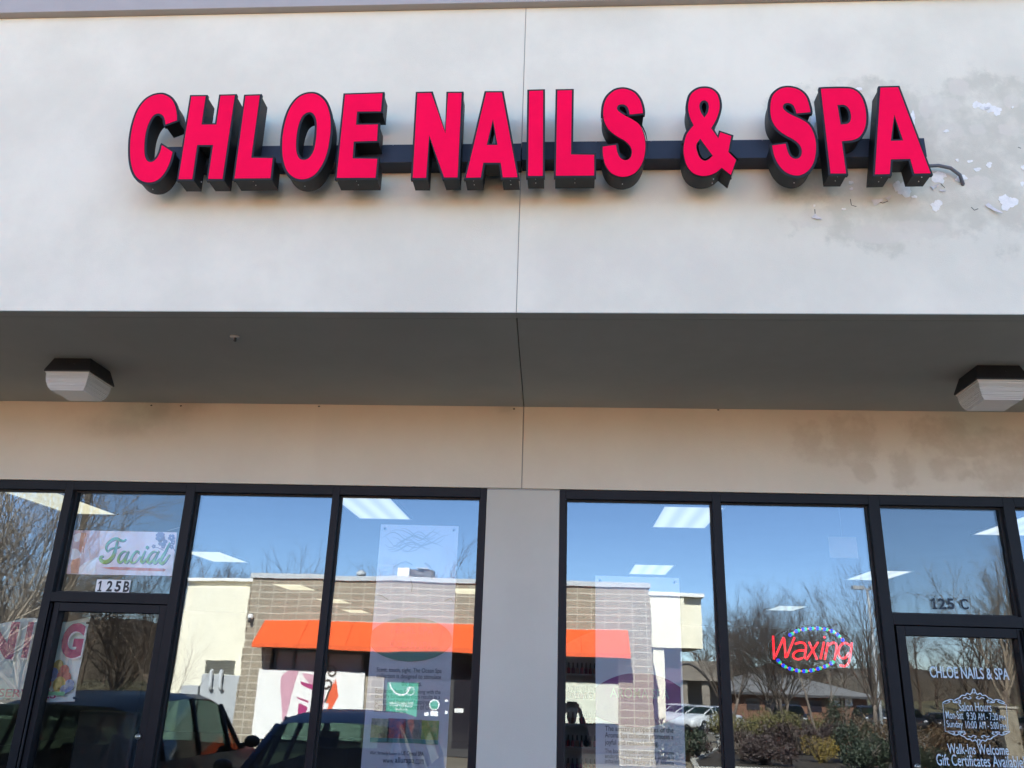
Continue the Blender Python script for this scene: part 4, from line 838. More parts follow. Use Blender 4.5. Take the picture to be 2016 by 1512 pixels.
# ================================================================== the block building across the lot (seen mirrored)
def block_mat():
    mm = bpy.data.materials.new('split_face_block'); mm.use_nodes = True; t = mm.node_tree; b = t.nodes['Principled BSDF']; b.inputs['Roughness'].default_value = .9
    pos = t.nodes.new('ShaderNodeNewGeometry').outputs['Position']; sep = t.nodes.new('ShaderNodeSeparateXYZ'); t.links.new(pos, sep.inputs[0])
    cmb = t.nodes.new('ShaderNodeCombineXYZ'); t.links.new(math_n(t, 'ADD', sep.outputs[0], sep.outputs[1]), cmb.inputs[0]); t.links.new(sep.outputs[2], cmb.inputs[1])
    br = t.nodes.new('ShaderNodeTexBrick'); br.inputs['Scale'].default_value = 1.0; br.offset = 0.0; br.inputs['Brick Width'].default_value = .4064; br.inputs['Row Height'].default_value = .2032; br.inputs['Mortar Size'].default_value = .020
    br.inputs['Color1'].default_value = (.40, .325, .235, 1); br.inputs['Color2'].default_value = (.30, .245, .18, 1); br.inputs['Mortar'].default_value = (.56, .50, .41, 1); br.inputs['Bias'].default_value = .1
    t.links.new(cmb.outputs[0], br.inputs['Vector'])
    c = mixc(t, ramp(t, noise_n(t, pos, 18, 4), .35, .7), br.outputs['Color'], (.33, .275, .21)); c = mixc(t, math_n(t, 'MULTIPLY', br.outputs['Fac'], .7), c, (.58, .51, .40))
    t.links.new(c, b.inputs['Base Color']); bp = t.nodes.new('ShaderNodeBump'); bp.inputs['Distance'].default_value = .02
    t.links.new(math_n(t, 'SUBTRACT', noise_n(t, pos, 14, 4), br.outputs['Fac']), bp.inputs['Height']); t.links.new(bp.outputs[0], b.inputs['Normal']); return mm
M_BLK = block_mat()
M_CAPG = mat('metal_coping', (.52, .53, .54), .5, .05, 3); M_CRM = mat('cream_stucco', (.86, .79, .63), .9, .05, 2, .001, 80)
M_ORG = mat('awning_orange', (.86, .115, .02), .7, .06, 5); M_STFR = mat('store_frame', (.05, .045, .045), .5); M_STGL = mat('store_glass', (.025, .022, .028), .08, spec=.6)
M_BLIND = mat('shade_panel', (.32, .27, .27), .7); M_WPAN = mat('banner_white', (.86, .83, .79), .6, .03, 4)
V0 = 19.6; BYF = 2 * GL - V0; bz = ground_z(BYF)
xl_, xr_ = RF(478, 1300, V0).x, RF(1281, 1300, V0).x; zt_ = (RF(640, 1131, V0).z + RF(1200, 1149, V0).z) / 2
shop = thing('block_shop', 'tan split face block shop with an orange awning mirrored in the windows', 'shop', ((xl_ + xr_) / 2, BYF, bz))
op0, op1, opz = xl_ + .85, xr_ - .95, 2.42      # opening of the shopfront
D_ = 8.0
m = MB(); m.box(xl_, op0, BYF - .3, BYF, bz - .2, zt_ - .14); m.box(op1, xr_, BYF - .3, BYF, bz - .2, zt_ - .14); m.box(op0, op1, BYF - .3, BYF, opz, zt_ - .14)
m.box(xl_, xl_ + .3, BYF - D_, BYF - .3, bz - .2, zt_ - .14); m.box(xr_ - .3, xr_, BYF - D_, BYF - .3, bz - .2, zt_ - .14); m.box(xl_, xr_, BYF - D_ - .3, BYF - D_, bz - .2, zt_ - .14)
px0, px1 = RF(713, 1400, V0).x, RF(752, 1400, V0).x; m.box(px0, px1, BYF - .28, BYF - .01, bz - .2, 1.72)
rnd = random.Random(2)
for xe, sg in ((xl_, -1), (xr_, 1)):             # rough split face teeth along the corners
    z = bz
    while z < zt_ - .4: d_ = .012 + rnd.random() * .05; m.box(min(xe, xe + sg * d_), max(xe, xe + sg * d_), BYF - .38, BYF - .02 + rnd.random() * .05, z, z + .19); z += .2032
m.build('block_wall', M_BLK, shop)
m = MB(); m.box(xl_ - .06, xr_ + .06, BYF - .36, BYF + .07, zt_ - .14, zt_); m.box(xl_ - .06, xl_ + .3, BYF - D_ - .36, BYF - .36, zt_ - .14, zt_); m.box(xr_ - .3, xr_ + .06, BYF - D_ - .36, BYF - .36, zt_ - .14, zt_); m.build('coping', M_CAPG, shop)
m = MB(); m.box(xl_ + .31, xr_ - .31, BYF - D_, BYF - .31, zt_ - .5, zt_ - .4); m.build('roof', MATS['roof_felt'], shop)
a0, a1 = RF(522, 1217, V0), RF(1236, 1244, V0); b0 = RF(497, 1271, V0 - .85); b1 = RF(1240, 1299, V0 - .85); zA = (a0.z + a1.z) / 2; zB = (b0.z + b1.z) / 2; yB = 2 * GL - (V0 - .85)
m = MB(); prof = [(BYF + .004, zA), (yB, zB + .12), (yB, zB), (yB - .02, zB), (yB - .02, zB + .11), (BYF + .004, zA - .03)]
n = len(prof); v = [(x, y, z) for x in (a0.x, a1.x) for y, z in prof]; m.add(v, [(i, (i + 1) % n, n + (i + 1) % n, n + i) for i in range(n)])
for x in (a0.x, a1.x): m.add([(x, BYF + .004, zA), (x, yB, zB + .12), (x, yB, zB), (x, BYF + .004, zB)], [(0, 1, 2, 3)])
[m.tube([(x_, BYF + .01, zA + .003), (x_, yB, zB + .123)], .012, 5) for x_ in [a0.x + (a1.x - a0.x) * i_ / 8 for i_ in range(1, 8)]]
m.build('awning', M_ORG, shop)
yg = BYF - .16
m = MB()
vx = [op0, op0 + .12, RF(577, 1300, V0).x, RF(640, 1300, V0).x, RF(712, 1300, V0).x, px1 + .05, RF(885, 1400, V0).x, RF(931, 1400, V0).x, RF(1000, 1400, V0).x, RF(1108, 1400, V0).x, RF(1235, 1400, V0).x, op1]
for x in vx: m.box(x - .04, x + .04, yg - .02, yg + .06, bz, opz)
m.box(op0, op1, yg - .02, yg + .055, opz - .08, opz - .001); m.box(op0, op1, yg - .02, yg + .055, 1.75, 1.81); m.box(op0, op1, yg - .02, yg + .055, bz, bz + .25)
m.build('shopfront_frame', M_STFR, shop)
m = MB(); m.box(op0, op1, yg - .012, yg - .004, bz + .2, opz - .05); m.build('shopfront_glass', M_STGL, shop)
m = MB(); m.box(vx[1], vx[4], yg - .002, yg + .004, 1.82, opz - .1); m.build('window_shade', M_BLIND, shop)
xd0, xd1 = RF(884, 1400, V0).x, RF(932, 1400, V0).x
m = MB(); m.box(xd0, xd1, yg + .062, yg + .09, bz + .02, opz - .12); m.build('door', M_STFR, shop)
m = MB(); m.box(xd0 + .1, xd1 - .12, yg + .0905, yg + .094, bz + .25, opz - .25); m.build('door_glass', M_STGL, shop)
m = MB(); q = RF(894, 1393, V0); q2 = RF(911, 1402, V0); m.box(q.x, q2.x, yg + .095, yg + .098, q2.z, q.z); m.build('door_notice', M_WPAN, shop)
m = MB(); m.box(xd1 - .10, xd1 - .03, yg + .095, yg + .11, bz + .05, .95); m.build('door_edge', M_ORG, shop)
wp = RF(1113, 1343, V0), RF(1228, 1427, V0); m = MB(); m.box(wp[0].x - .6, wp[1].x, yg + .061, yg + .075, wp[1].z, wp[0].z)
for i in range(14): z = wp[1].z + (wp[0].z - wp[1].z) * (i + .5) / 14; m.box(wp[0].x - .6, wp[1].x, yg + .075, yg + .082, z, z + .012)
m.build('window_blind', mat('blind_cream', (.70, .70, .58), .6, .03, 4), shop)
# white sales banner with the cup emblem
wb0, wb1 = RF(502, 1400, V0).x, RF(712, 1400, V0).x; wz1 = 1.83
M_PKL = mat('banner_pink', (.62, .33, .40), .6); M_MAGD = mat('cup_magenta', (.40, .03, .15), .6); M_BRN = mat('cup_brown', (.06, .035, .025), .6); M_CORG = mat('cup_orange', (.80, .12, .04), .6)
wb = thing('shop_banner', 'white window banner with a steaming pink and orange cup emblem under the awning', 'banner', ((wb0 + wb1) / 2, BYF, bz + .3))
yb_ = BYF + .03
m = MB(); m.box(wb0, wb1, yb_ - .02, yb_, bz + .35, wz1); m.build('sheet', M_WPAN, wb)
def bp_(m, pts, mi, d): q = [(lambda r: (r.x, r.z))(RF(x, y, V0)) for x, y in [p[:2] for p in smooth_path(pts)]]; m.prism([q if area(q) > 0 else q[::-1]], (0, yb_, 0), XR, ZU, -.003 - d, 0.0, mi, nrm=(0, -1, 0), back=False)
m = MB()
bp_(m, [(566, 1322, 1), (574, 1320, 1), (590, 1320), (575, 1365), (566, 1400), (556, 1440), (554, 1340, 1)], 0, 0)
bp_(m, [(600, 1326), (645, 1332), (640, 1420), (588, 1420)], 4, .001)
bp_(m, [(597, 1328, 1), (608, 1326, 1), (640, 1332), (636, 1395), (618, 1396), (622, 1360)], 0, .002)
bp_(m, [(592, 1340), (618, 1347), (616, 1357), (603, 1352, 1), (594, 1346, 1)], 1, .003); bp_(m, [(586, 1370), (608, 1378), (607, 1382), (585, 1373)], 1, .003); bp_(m, [(588, 1385, 1), (598, 1386, 1), (606, 1392, 1), (600, 1405), (586, 1412)], 1, .003)
bp_(m, [(648, 1362), (657, 1340), (655, 1386), (640, 1386)], 3, .003)
bp_(m, [(660, 1337), (665, 1372), (650, 1400), (643, 1398)], 3, .0015)
def bst(pts, w_): q = [(lambda r: (r.x, r.z))(RF(x, y, V0)) for x, y in smooth_path([(a, b, 1) for a, b in pts], False, 6)]; ribbon(m, q, w_, (0, yb_ + .009, 0), XR, ZU, 0, 2)
bst([(640, 1325), (643, 1315), (650, 1311), (658, 1315), (660, 1325), (655, 1332), (648, 1331), (646, 1325), (650, 1322)], .028)
bst([(630, 1335), (634, 1343), (646, 1341), (651, 1349), (645, 1368), (638, 1384)], .028); bst([(631, 1350), (641, 1357), (648, 1352)], .03); bst([(632, 1300), (628, 1306), (632, 1316)], .018)
m.build('cup_emblem', [M_PKL, M_MAGD, M_BRN, M_CORG, M_WPAN], wb)
# green poster with lettering
gp = thing('green_poster', 'green window poster about cookie flavors beside the dark shop door', 'poster', (RF(790, 1400, V0).x, BYF, .6)); M_GRN = mat('poster_green', (.03, .30, .16), .5, .05, 5)
yq = yg + .065
m = MB(); q0, q1 = RF(763, 1342, V0), RF(820, 1420, V0); m.box(q0.x, q1.x, yq - .01, yq, q1.z, q0.z); m.build('sheet', M_GRN, gp)
m = MB()
def gtext(s, x0, x1, y, h): a, b = RF(x0, y, V0), RF(x1, y, V0); m.text(s, (b.x, yq + .003, b.z), (-1, 0, 0), ZU, b.x - a.x, h / 63, 0, .001, .01)
gtext('Girl Scout Cookie', 766, 814, 1386, 4.5); gtext('Inspired Flavors', 766, 812, 1392, 4.5); gtext('Are Here!', 778, 803, 1398, 4.5)
def gring(cx, cy, r0, r1): q = RF(cx, cy, V0); o_ = [(q.x + r0 / 63 * math.cos(i * .2094), q.z + r0 / 63 * math.sin(i * .2094)) for i in range(30)]; i_ = [(q.x + r1 / 63 * math.cos(-i * .2094), q.z + r1 / 63 * math.sin(-i * .2094)) for i in range(30)]; m.prism([o_, i_], (0, yq, 0), XR, ZU, -.003, 0, 0, nrm=(0, -1, 0), back=False)
gring(809, 1359, 7.5, 6.3)
for pts in ([(768, 1343), (772, 1355), (785, 1366), (800, 1364), (808, 1352)], [(786, 1402), (800, 1405), (810, 1415), (813, 1422)]):
    q = [(lambda r: (r.x, r.z))(RF(x, y, V0)) for x, y in smooth_path([(a, b, 1) for a, b in pts], False, 5)]; ribbon(m, q, .018, (0, yq + .004, 0), XR, ZU, 0, 0)
m.build('poster_lettering', M_WPAN, gp)
m = MB()
for cx, cy, r in ((855, 1386, 9.5),):
    q = RF(cx, cy, V0); m.prism([[(q.x + r / 63 * math.cos(i * .2618), q.z + r / 63 * math.sin(i * .2618)) for i in range(24)]], (0, yq, 0), XR, ZU, -.003, 0, 0, nrm=(0, -1, 0), back=False)
    m.prism([[(q.x + r * .8 / 63 * math.cos(i * .2618), q.z + r * .8 / 63 * math.sin(i * .2618)) for i in range(24)]], (0, yq, 0), XR, ZU, -.005, 0, 1, nrm=(0, -1, 0), back=False)
for x0, x1, y0, y1 in ((836, 844, 1401, 1409), (848, 862, 1398, 1409), (875, 881, 1376, 1380), (875, 880, 1398, 1404)): q0, q1 = RF(x0, y0, V0), RF(x1, y1, V0); m.box(q0.x, q1.x, yq - .002, yq + .003, q1.z, q0.z, 0)
m.build('window_sticker', [M_WPAN, M_GRN], shop)
# roof things, camera
q = RF(710, 1133, V0 + 3); vc = thing('roof_vent', 'small round metal vent cap on the flat roof of the block shop', 'vent', (q.x, q.y, zt_ - .4)); m = MB(); m.tube([(q.x, q.y, zt_ - .4), (q.x, q.y, q.z + .02)], .09, 14); m.build('pipe', M_CAPG, vc); m = MB(); m.cone((q.x, q.y, q.z + .0), (0, 0, 1), .17, .17, .12, 18); m.cone((q.x, q.y, q.z + .121), (0, 0, 1), .17, .02, .07, 18); m.build('cap', M_CAPG, vc)
q0, q1 = RF(782, 1128, V0 + 4), RF(858, 1146, V0 + 4); ru = thing('rooftop_unit', 'boxy rooftop air unit with a dark duct behind the parapet of the block shop', 'air conditioner', ((q0.x + q1.x) / 2, q0.y, zt_ - .4)); zz = q0.z + .16
m = MB(); m.box(q0.x, q0.x + .42, q0.y - .6, q0.y, zt_ - .4, zz); m.build('cabinet', M_WPAN, ru); m = MB(); m.tube([(q0.x + .42, q0.y - .3, zz - .2), (q1.x - .25, q0.y - .3, zz - .2)], .19, 16); m.box(q1.x - .45, q1.x - .1, q0.y - .55, q0.y - .05, zt_ - .4, zz - .02); m.build('duct', mat('duct_dark', (.10, .09, .09), .5), ru); m = MB(); m.box(q0.x + .7, q1.x - .3, q0.y - .7, q0.y + .05, zz + .002, zz + .03); m.build('hood', M_CAPG, ru)
q = RF(495, 1216, V0); sc_ = thing('security_camera', 'round white security camera on the corner of the block shop', 'camera', (q.x, BYF, q.z)); m = MB(); m.sphere((q.x, BYF + .09, q.z + .03), .085, 12); m.build('dome', M_WPAN, sc_); m = MB(); m.tube([(q.x, BYF + .12, q.z - .02), (q.x + .02, BYF + .2, q.z - .12)], .045, 10); m.build('lens', M_STFR, sc_); m = MB(); m.box(q.x - .04, q.x + .04, BYF, BYF + .06, q.z, q.z + .12); m.build('bracket', M_STFR, sc_)
# cream wing left of it
VL = 21.4; YL = 2 * GL - VL; lx0 = RF(347, 1300, VL).x; lx1 = xl_ - .07; lz = RF(420, 1145, VL).z
wl = thing('cream_wing', 'cream stucco wing left of the block shop with a vent and grey cabinets', 'building', ((lx0 + lx1) / 2, YL, bz)); gz = ground_z(YL)
m = MB(); m.box(lx0, lx1 + 2, YL - 5.5, YL, gz - .2, lz); m.build('wall', M_CRM, wl)
xs = RF(380, 1200, VL).x; m = MB(); m.box(xs, lx1, YL + .003, YL + .16, gz - .1, lz - .2); m.build('raised_panel', M_CRM, wl)
m = MB(); m.box(lx0 - .05, lx1 + 2, YL - 5.55, YL + .2, lz + .002, lz + .10); m.build('coping', M_WPAN, wl)
q0, q1 = RF(407, 1297, VL - .2), RF(461, 1326, VL - .2); m = MB()
for i in range(9): z = q1.z + (q0.z - q1.z) * i / 9; m.add([(q0.x, YL + .165, z), (q1.x, YL + .165, z), (q1.x, YL + .23, z + .02), (q0.x, YL + .23, z + .02)], [(0, 1, 2, 3)]); m.box(q0.x, q1.x, YL + .162, YL + .17, z, z + .01)
m.build('louvre_vent', mat('louvre_grey', (.42, .41, .38), .5), wl)
M_CAB = mat('cabinet_grey', (.44, .45, .46), .5, .05, 3)
for x0, x1, y0, yb, dpt, lab in ((401, 463, 1327, 1416, 1.0, 'tall grey utility cabinet with two pipes against the cream wing'), (352, 376, 1350, 1420, .7, 'short grey utility box left of the tall cabinet')):
    q0, q1 = RF(x0, y0, VL - 1.1), RF(x1, yb, VL - 1.1); o = thing('utility_cabinet', lab, 'cabinet', ((q0.x + q1.x) / 2, YL + 1.0, gz), 0, 'utility cabinets by the cream wing')
    m = MB(); m.box(q0.x, q1.x, YL + .18, YL + .18 + dpt, gz - .1, q0.z); m.build('cabinet', M_CAB, o, bevel=.02)
    m = MB(); zz = q0.z
    if x0 == 401:
        for px in (420, 440): p = RF(px, 1330, VL - 1.1); m.tube([(p.x, YL + .2 + dpt, zz + .12), (p.x, YL + .26 + dpt, zz + .05), (p.x, YL + .26 + dpt, zz - .35), (p.x + .06, YL + .26 + dpt, zz - .45)], .06, 10)
    else: m.box(q0.x + .1, q0.x + .2, YL + .181 + dpt, YL + .2 + dpt, zz - .5, zz - .2)
    m.build('pipe', M_CAPG, o)
# cream wing right of it, with a porch
VR = 23.5; YR = 2 * GL - VR; rx0_, rx1_ = xr_ + .08, RF(1387, 1300, VR).x; q0, q1 = RF(1330, 1174, VR), RF(1330, 1274, VR); gz = ground_z(YR)
wr = thing('porch_wing', 'cream fascia porch on white posts right of the block shop', 'building', ((rx0_ + rx1_) / 2, YR, gz))
m = MB(); xm = RF(1346, 1200, VR).x; m.box(rx0_ - 1, xm, YR - 4, YR, q1.z, q0.z); m.box(xm + .001, rx1_, YR - 4, YR - .25, q1.z, q0.z); m.build('fascia', M_CRM, wr)
m = MB(); m.box(rx0_ - 1, rx1_ + .08, YR - 4.1, YR + .08, q0.z + .002, q0.z + .13); m.build('coping', M_WPAN, wr)
m = MB(); m.box(rx0_ - 1, RF(1312, 1300, VR).x, YR - 4.0, YR - 3.6, gz - .2, q1.z - .002); m.build('back_wall', mat('porch_brown', (.16, .13, .11), .9, .1, 2), wr)
for px in (1297,): p = RF(px, 1300, VR); m = MB(); m.box(p.x - .19, p.x + .19, YR - .5, YR - .12, gz - .1, q1.z - .003) if px == 1297 else m.box(p.x - .1, p.x + .1, YR - .6, YR - .4, gz - .1, q1.z - .003); m.build('post', M_CRM if px == 1297 else M_CAB, wr)
m = MB(); m.box(rx0_ + .1, xm - .05, YR - 1.0, YR - .9, RF(1290, 1345, VR).z, q1.z - .003); m.build('porch_screen', mat('screen_plum', (.07, .03, .06), .7), wr)
# low brick hall far right
VH = 74; YH = 2 * GL - VH; h0, h1 = RF(1400, 1380, VH).x, RF(1705, 1380, VH).x; he = RF(1600, 1368, VH).z; hr = RF(1600, 1330, VH).z; gz = ground_z(YH)
hall = thing('brick_hall', 'long low brown brick building with a grey hipped roof across the far lot', 'building', ((h0 + h1) / 2, YH, gz))
m = MB(); m.box(h0, h1, YH - 12, YH, gz - .3, he); m.build('wall', mat('hall_brick', (.17, .085, .055), .9, .15, 3), hall)
m = MB(); e = .9; v = [(h0 - e, YH + e, he), (h1 + e, YH + e, he), (h1 + e, YH - 12 - e, he), (h0 - e, YH - 12 - e, he), (h0 + 5, YH - 6, hr), (h1 - 5, YH - 6, hr)]; m.add(v, [(0, 1, 5, 4), (2, 3, 4, 5), (1, 2, 5), (3, 0, 4), (3, 2, 1, 0)]); m.build('roof', mat('hall_shingle', (.20, .19, .18), .9, .12, 2), hall)
m = MB(); m.box(h0 - e, h1 + e, YH + e, YH + e + .1, he - .22, he); m.build('eave', M_STFR, hall)
for px in (1483, 1520, 1560, 1600): p = RF(px, 1390, VH); m = MB(); m.box(p.x - .6, p.x + .6, YH, YH + .06, gz + .9, he - .5); m.build('window', M_STGL, hall)
for px in (1645, 1671): p = RF(px, 1379, VH - .3); m = MB(); m.box(p.x - .32, p.x + .32, YH + .0, YH + .08, p.z - .5, p.z + .5); m.build('wall_sign', M_WPAN, hall)
VK = 58; YK = 2 * GL - VK; k0, k1 = RF(1345, 1320, VK).x, RF(1442, 1320, VK).x; gz = ground_z(YK)
hk = thing('brown_store', 'flat roofed brown store with a round arch behind the silver cars', 'building', ((k0 + k1) / 2, YK, gz)); kz = RF(1400, 1302, VK).z
m = MB(); m.box(k0 - 6, k1, YK - 9, YK, RF(1400, 1342, VK).z, kz); m.box(k0 - 6, k1, YK - 9, YK - 2.5, gz - .2, RF(1400, 1342, VK).z - .002); m.build('wall', mat('store_brown', (.22, .185, .15), .9, .1, 1), hk)
m = MB(); p = RF(1352, 1333, VK); m.tube([(p.x - 1.6 + 3.2 * i / 12, YK + .05, p.z - .3 + 1.25 * math.sin(math.pi * i / 12)) for i in range(13)], .08, 6); m.build('arch_trim', M_STFR, hk)
for px in (1350, 1392, 1434): p = RF(px, 1380, VK); m = MB(); m.box(p.x - .25, p.x + .25, YK - .8, YK - .4, gz - .1, RF(1400, 1342, VK).z - .003); m.build('post', MATS['store_brown'], hk)
# lamp posts
M_POLE = mat('pole_brown', (.15, .125, .10), .7, .1, 3)
q = RF(160, 1060, 26); pl = thing('lamp_post', 'brown lamp post crossing the Facial sign in the reflection', 'lamp post', (q.x, q.y, ground_z(q.y))); m = MB(); m.tube([(q.x, q.y, ground_z(q.y)), (q.x, q.y, 13)], [.13, .10], 12); m.build('pole', M_POLE, pl); m = MB(); m.box(q.x - .5, q.x + .5, q.y - .15, q.y + .15, 13.0, 13.15); m.build('lamp_head', M_POLE, pl)
q = RF(1707, 1160, 50); pl = thing('lamp_post', 'pale lamp post with a T shaped head among the bare trees', 'lamp post', (q.x, q.y, ground_z(q.y))); m = MB(); m.tube([(q.x, q.y, ground_z(q.y)), (q.x, q.y, q.z)], [.12, .09], 8); m.build('pole', M_CAB, pl); m = MB(); m.box(q.x - 1.0, q.x - .25, q.y - .2, q.y + .2, q.z - .02, q.z + .2); m.box(q.x + .2, q.x + .75, q.y - .2, q.y + .2, q.z - .02, q.z + .2); m.box(q.x - .3, q.x + .3, q.y - .05, q.y + .05, q.z, q.z + .08); m.build('lamp_head', M_CAB, pl)
# ================================================================== cars
M_TYRE = mat('tyre', (.015, .015, .016), .85); M_RIM = mat('rim_alloy', (.45, .46, .48), .3, metal=.8); M_LGT = mat('lamp_clear', (.7, .72, .75), .1); M_TAIL = mat('lamp_red', (.35, .01, .01), .15); M_TRIM = mat('car_trim', (.012, .012, .013), .5)
def car_glass():
    mm = bpy.data.materials.new('car_glass'); mm.use_nodes = True; t = mm.node_tree; t.nodes.remove(t.nodes['Principled BSDF'])
    tr_ = t.nodes.new('ShaderNodeBsdfTransparent'); tr_.inputs[0].default_value = (.32, .42, .37, 1); g_ = t.nodes.new('ShaderNodeBsdfGlossy'); g_.inputs[1].default_value = .02; g_.inputs[0].default_value = (.9, .95, 1, 1)
    mx = t.nodes.new('ShaderNodeMixShader'); fr_ = t.nodes.new('ShaderNodeFresnel'); fr_.inputs[0].default_value = 1.5; t.links.new(math_n(t, 'ADD', math_n(t, 'MULTIPLY', fr_.outputs[0], .22), .03, True), mx.inputs[0]); t.links.new(tr_.outputs[0], mx.inputs[1]); t.links.new(g_.outputs[0], mx.inputs[2]); t.links.new(mx.outputs[0], t.nodes['Material Output'].inputs[0]); return mm
M_CGL = car_glass()
SHAPES = dict(
 suv=[(-2.25, .48, .62, .66, .78, .74), (-2.22, .34, .82, .86, .86, .78), (-2.12, .28, 1.0, 1.05, .90, .80), (-1.98, .26, 1.04, 1.36, .92, .72), (-1.78, .25, 1.05, 1.58, .93, .70), (-1.2, .24, 1.04, 1.66, .94, .70), (-.3, .24, 1.03, 1.69, .94, .70), (.3, .24, 1.02, 1.66, .94, .69), (.62, .24, 1.01, 1.58, .94, .68), (1.22, .24, 1.0, 1.06, .93, .76), (1.7, .25, .94, 1.02, .91, .74), (2.1, .27, .84, .92, .86, .68), (2.26, .33, .68, .76, .78, .6), (2.31, .45, .58, .62, .72, .55)],
 hatch=[(-2.1, .45, .62, .66, .76, .72), (-2.07, .32, .82, .88, .83, .76), (-1.95, .26, .95, 1.02, .86, .76), (-1.62, .24, .98, 1.36, .88, .66), (-1.3, .23, .98, 1.48, .88, .64), (-.5, .22, .97, 1.55, .89, .64), (.2, .22, .96, 1.53, .89, .63), (.55, .22, .95, 1.45, .89, .62), (1.28, .23, .94, 1.0, .87, .72), (1.65, .24, .86, .95, .85, .70), (2.0, .27, .74, .82, .80, .62), (2.14, .34, .62, .70, .72, .55), (2.18, .44, .54, .58, .66, .5)],
 sedan=[(-2.3, .45, .62, .66, .74, .70), (-2.27, .32, .82, .88, .82, .74), (-2.1, .26, .92, .98, .86, .74), (-1.6, .24, .94, 1.04, .88, .70), (-1.0, .23, .94, 1.36, .88, .60), (-.4, .22, .93, 1.44, .89, .60), (.2, .22, .92, 1.42, .89, .60), (.5, .22, .91, 1.36, .89, .60), (1.2, .23, .90, .96, .87, .70), (1.7, .24, .82, .91, .85, .68), (2.1, .27, .70, .78, .80, .60), (2.26, .34, .60, .67, .70, .52), (2.3, .44, .52, .56, .64, .46)])
def make_car(shape, paint, lab, loc, rz, group, fine=True):
    S = SHAPES[shape]; o = thing('parked_car', lab, 'car', loc, rz, group)
    rings = []
    for (x, zb, zl, zt, hw, ht) in S:
        half = [(0, zb), (hw * .86, zb), (hw * .985, zb + (zl - zb) * .22), (hw, zb + (zl - zb) * .62), (hw * .965, zl), (ht + (hw - ht) * .12, zt - (zt - zl) * .10), (ht * .82, zt - .012), (0, zt)]
        rings.append([(x, y, z) for y, z in half] + [(x, -y, z) for y, z in half[-2:0:-1]])
    n = len(rings[0]); body = MB(); gl = {k: MB() for k in ('windshield', 'rear_window', 'side_window')}
    sides = {1: MB(), -1: MB()}
    cab = [s[3] - s[2] for s in S]; NS = len(S)
    for i in range(NS - 1):
        tall = cab[i] > .28 and cab[i + 1] > .28; edge = (cab[i] > .28) != (cab[i + 1] > .28)
        for j in range(n):
            k = (j + 1) % n; v = [rings[i][j], rings[i][k], rings[i + 1][k], rings[i + 1][j]]; dst = body
            side = j in (4, n - 5)
            if side and (tall or edge): dst = sides[1 if j == 4 else -1]
            elif j in (5, 6, n - 6, n - 7) and (edge or (tall and abs(S[i][3] - S[i + 1][3]) > .16)): dst = gl['windshield' if S[i][0] > 0 else 'rear_window']
            dst.add(v, [(0, 1, 2, 3)], 0, True)
    body.add(rings[0], [tuple(range(n))[::-1]]); body.add(rings[-1], [tuple(range(n))])
    def mesh_of(mb, nm, mt, par=o, sub=1):
        ob = mb.build(nm, mt, par, local=True); bm = bmesh.new(); bm.from_mesh(ob.data); bmesh.ops.remove_doubles(bm, verts=bm.verts, dist=1e-4); bmesh.ops.recalc_face_normals(bm, faces=bm.faces); bm.to_mesh(ob.data); bm.free()
        for p_ in ob.data.polygons: p_.use_smooth = True
        return ob
    # pillars and seals
    for i in range(NS):
        if cab[i] > .28 and (i == 0 or cab[i - 1] <= .28 or i == NS - 1 or cab[i + 1] <= .28 or i == 5 or i == 6):
            for sg in (1, -1):
                a, b_ = rings[i][4], rings[i][5]
                a = (a[0], sg * a[1], a[2]); b_ = (b_[0], sg * b_[1], b_[2]); body.tube([a, b_], .032, 6)
    for i in range(NS - 1):
        if (cab[i] > .28) != (cab[i + 1] > .28):
            for sg in (1, -1): a, b_ = rings[i][5], rings[i + 1][5]; body.tube([(a[0], sg * a[1], a[2]), (b_[0], sg * b_[1], b_[2])], .036, 6)
    bo = mesh_of(body, 'body', paint)
    for nm, mb in gl.items():
        if mb.v: mesh_of(mb, nm, M_CGL)
    for sg in (1, -1): mesh_of(sides[sg], 'side_window', M_CGL)
    wx = [S[3][0] + .35, S[-5][0] + .22]; wr_ = .34 if shape == 'suv' else .315
    for x in wx:
        for sg in (1, -1):
            hw = .93 if shape == 'suv' else .88; c = (x, sg * (hw - .18), wr_)
            m = MB(); prof = [(.0, wr_ * .62), (.0, wr_ - .03), (.03, wr_), (.19, wr_), (.215, wr_ - .03), (.215, wr_ * .62)]
            nn = 24; v = [(c[0] + r * math.cos(2 * math.pi * q / nn), c[1] + sg * d, c[2] + r * math.sin(2 * math.pi * q / nn)) for d, r in prof for q in range(nn)]
            m.add(v, [(a * nn + q, a * nn + (q + 1) % nn, (a + 1) * nn + (q + 1) % nn, (a + 1) * nn + q) for a in range(5) for q in range(nn)], 0, True); m.box(c[0] - .3, c[0] + .3, c[1] - sg * .02 - .01, c[1] - sg * .02 + .01, c[2] - .1, c[2] + .1)
            wh = m.build('wheel', M_TYRE, o, local=True)
            m = MB()
            for q in range(7):
                a = q * 2 * math.pi / 7; m.tube([(c[0] + .05 * math.cos(a), c[1] + sg * .19, c[2] + .05 * math.sin(a)), (c[0] + wr_ * .62 * math.cos(a), c[1] + sg * .2, c[2] + wr_ * .62 * math.sin(a))], [.035, .028], 5)
            m.tube([(c[0] + wr_ * .62 * math.cos(q * .2618), c[1] + sg * .2, c[2] + wr_ * .62 * math.sin(q * .2618)) for q in range(25)], .018, 5); m.sphere((c[0], c[1] + sg * .195, c[2]), .055, 8)
            m.build('rim', M_RIM, wh, local=True)
            m = MB(); m.tube([(c[0] + (wr_ + .05) * math.cos(q * .1745 - .1), sg * (hw + .004), c[2] + (wr_ + .05) * math.sin(q * .1745 - .1)) for q in range(20)], .03, 6); m.build('wheel_arch', M_TRIM if shape == 'suv' else paint, o, local=True)
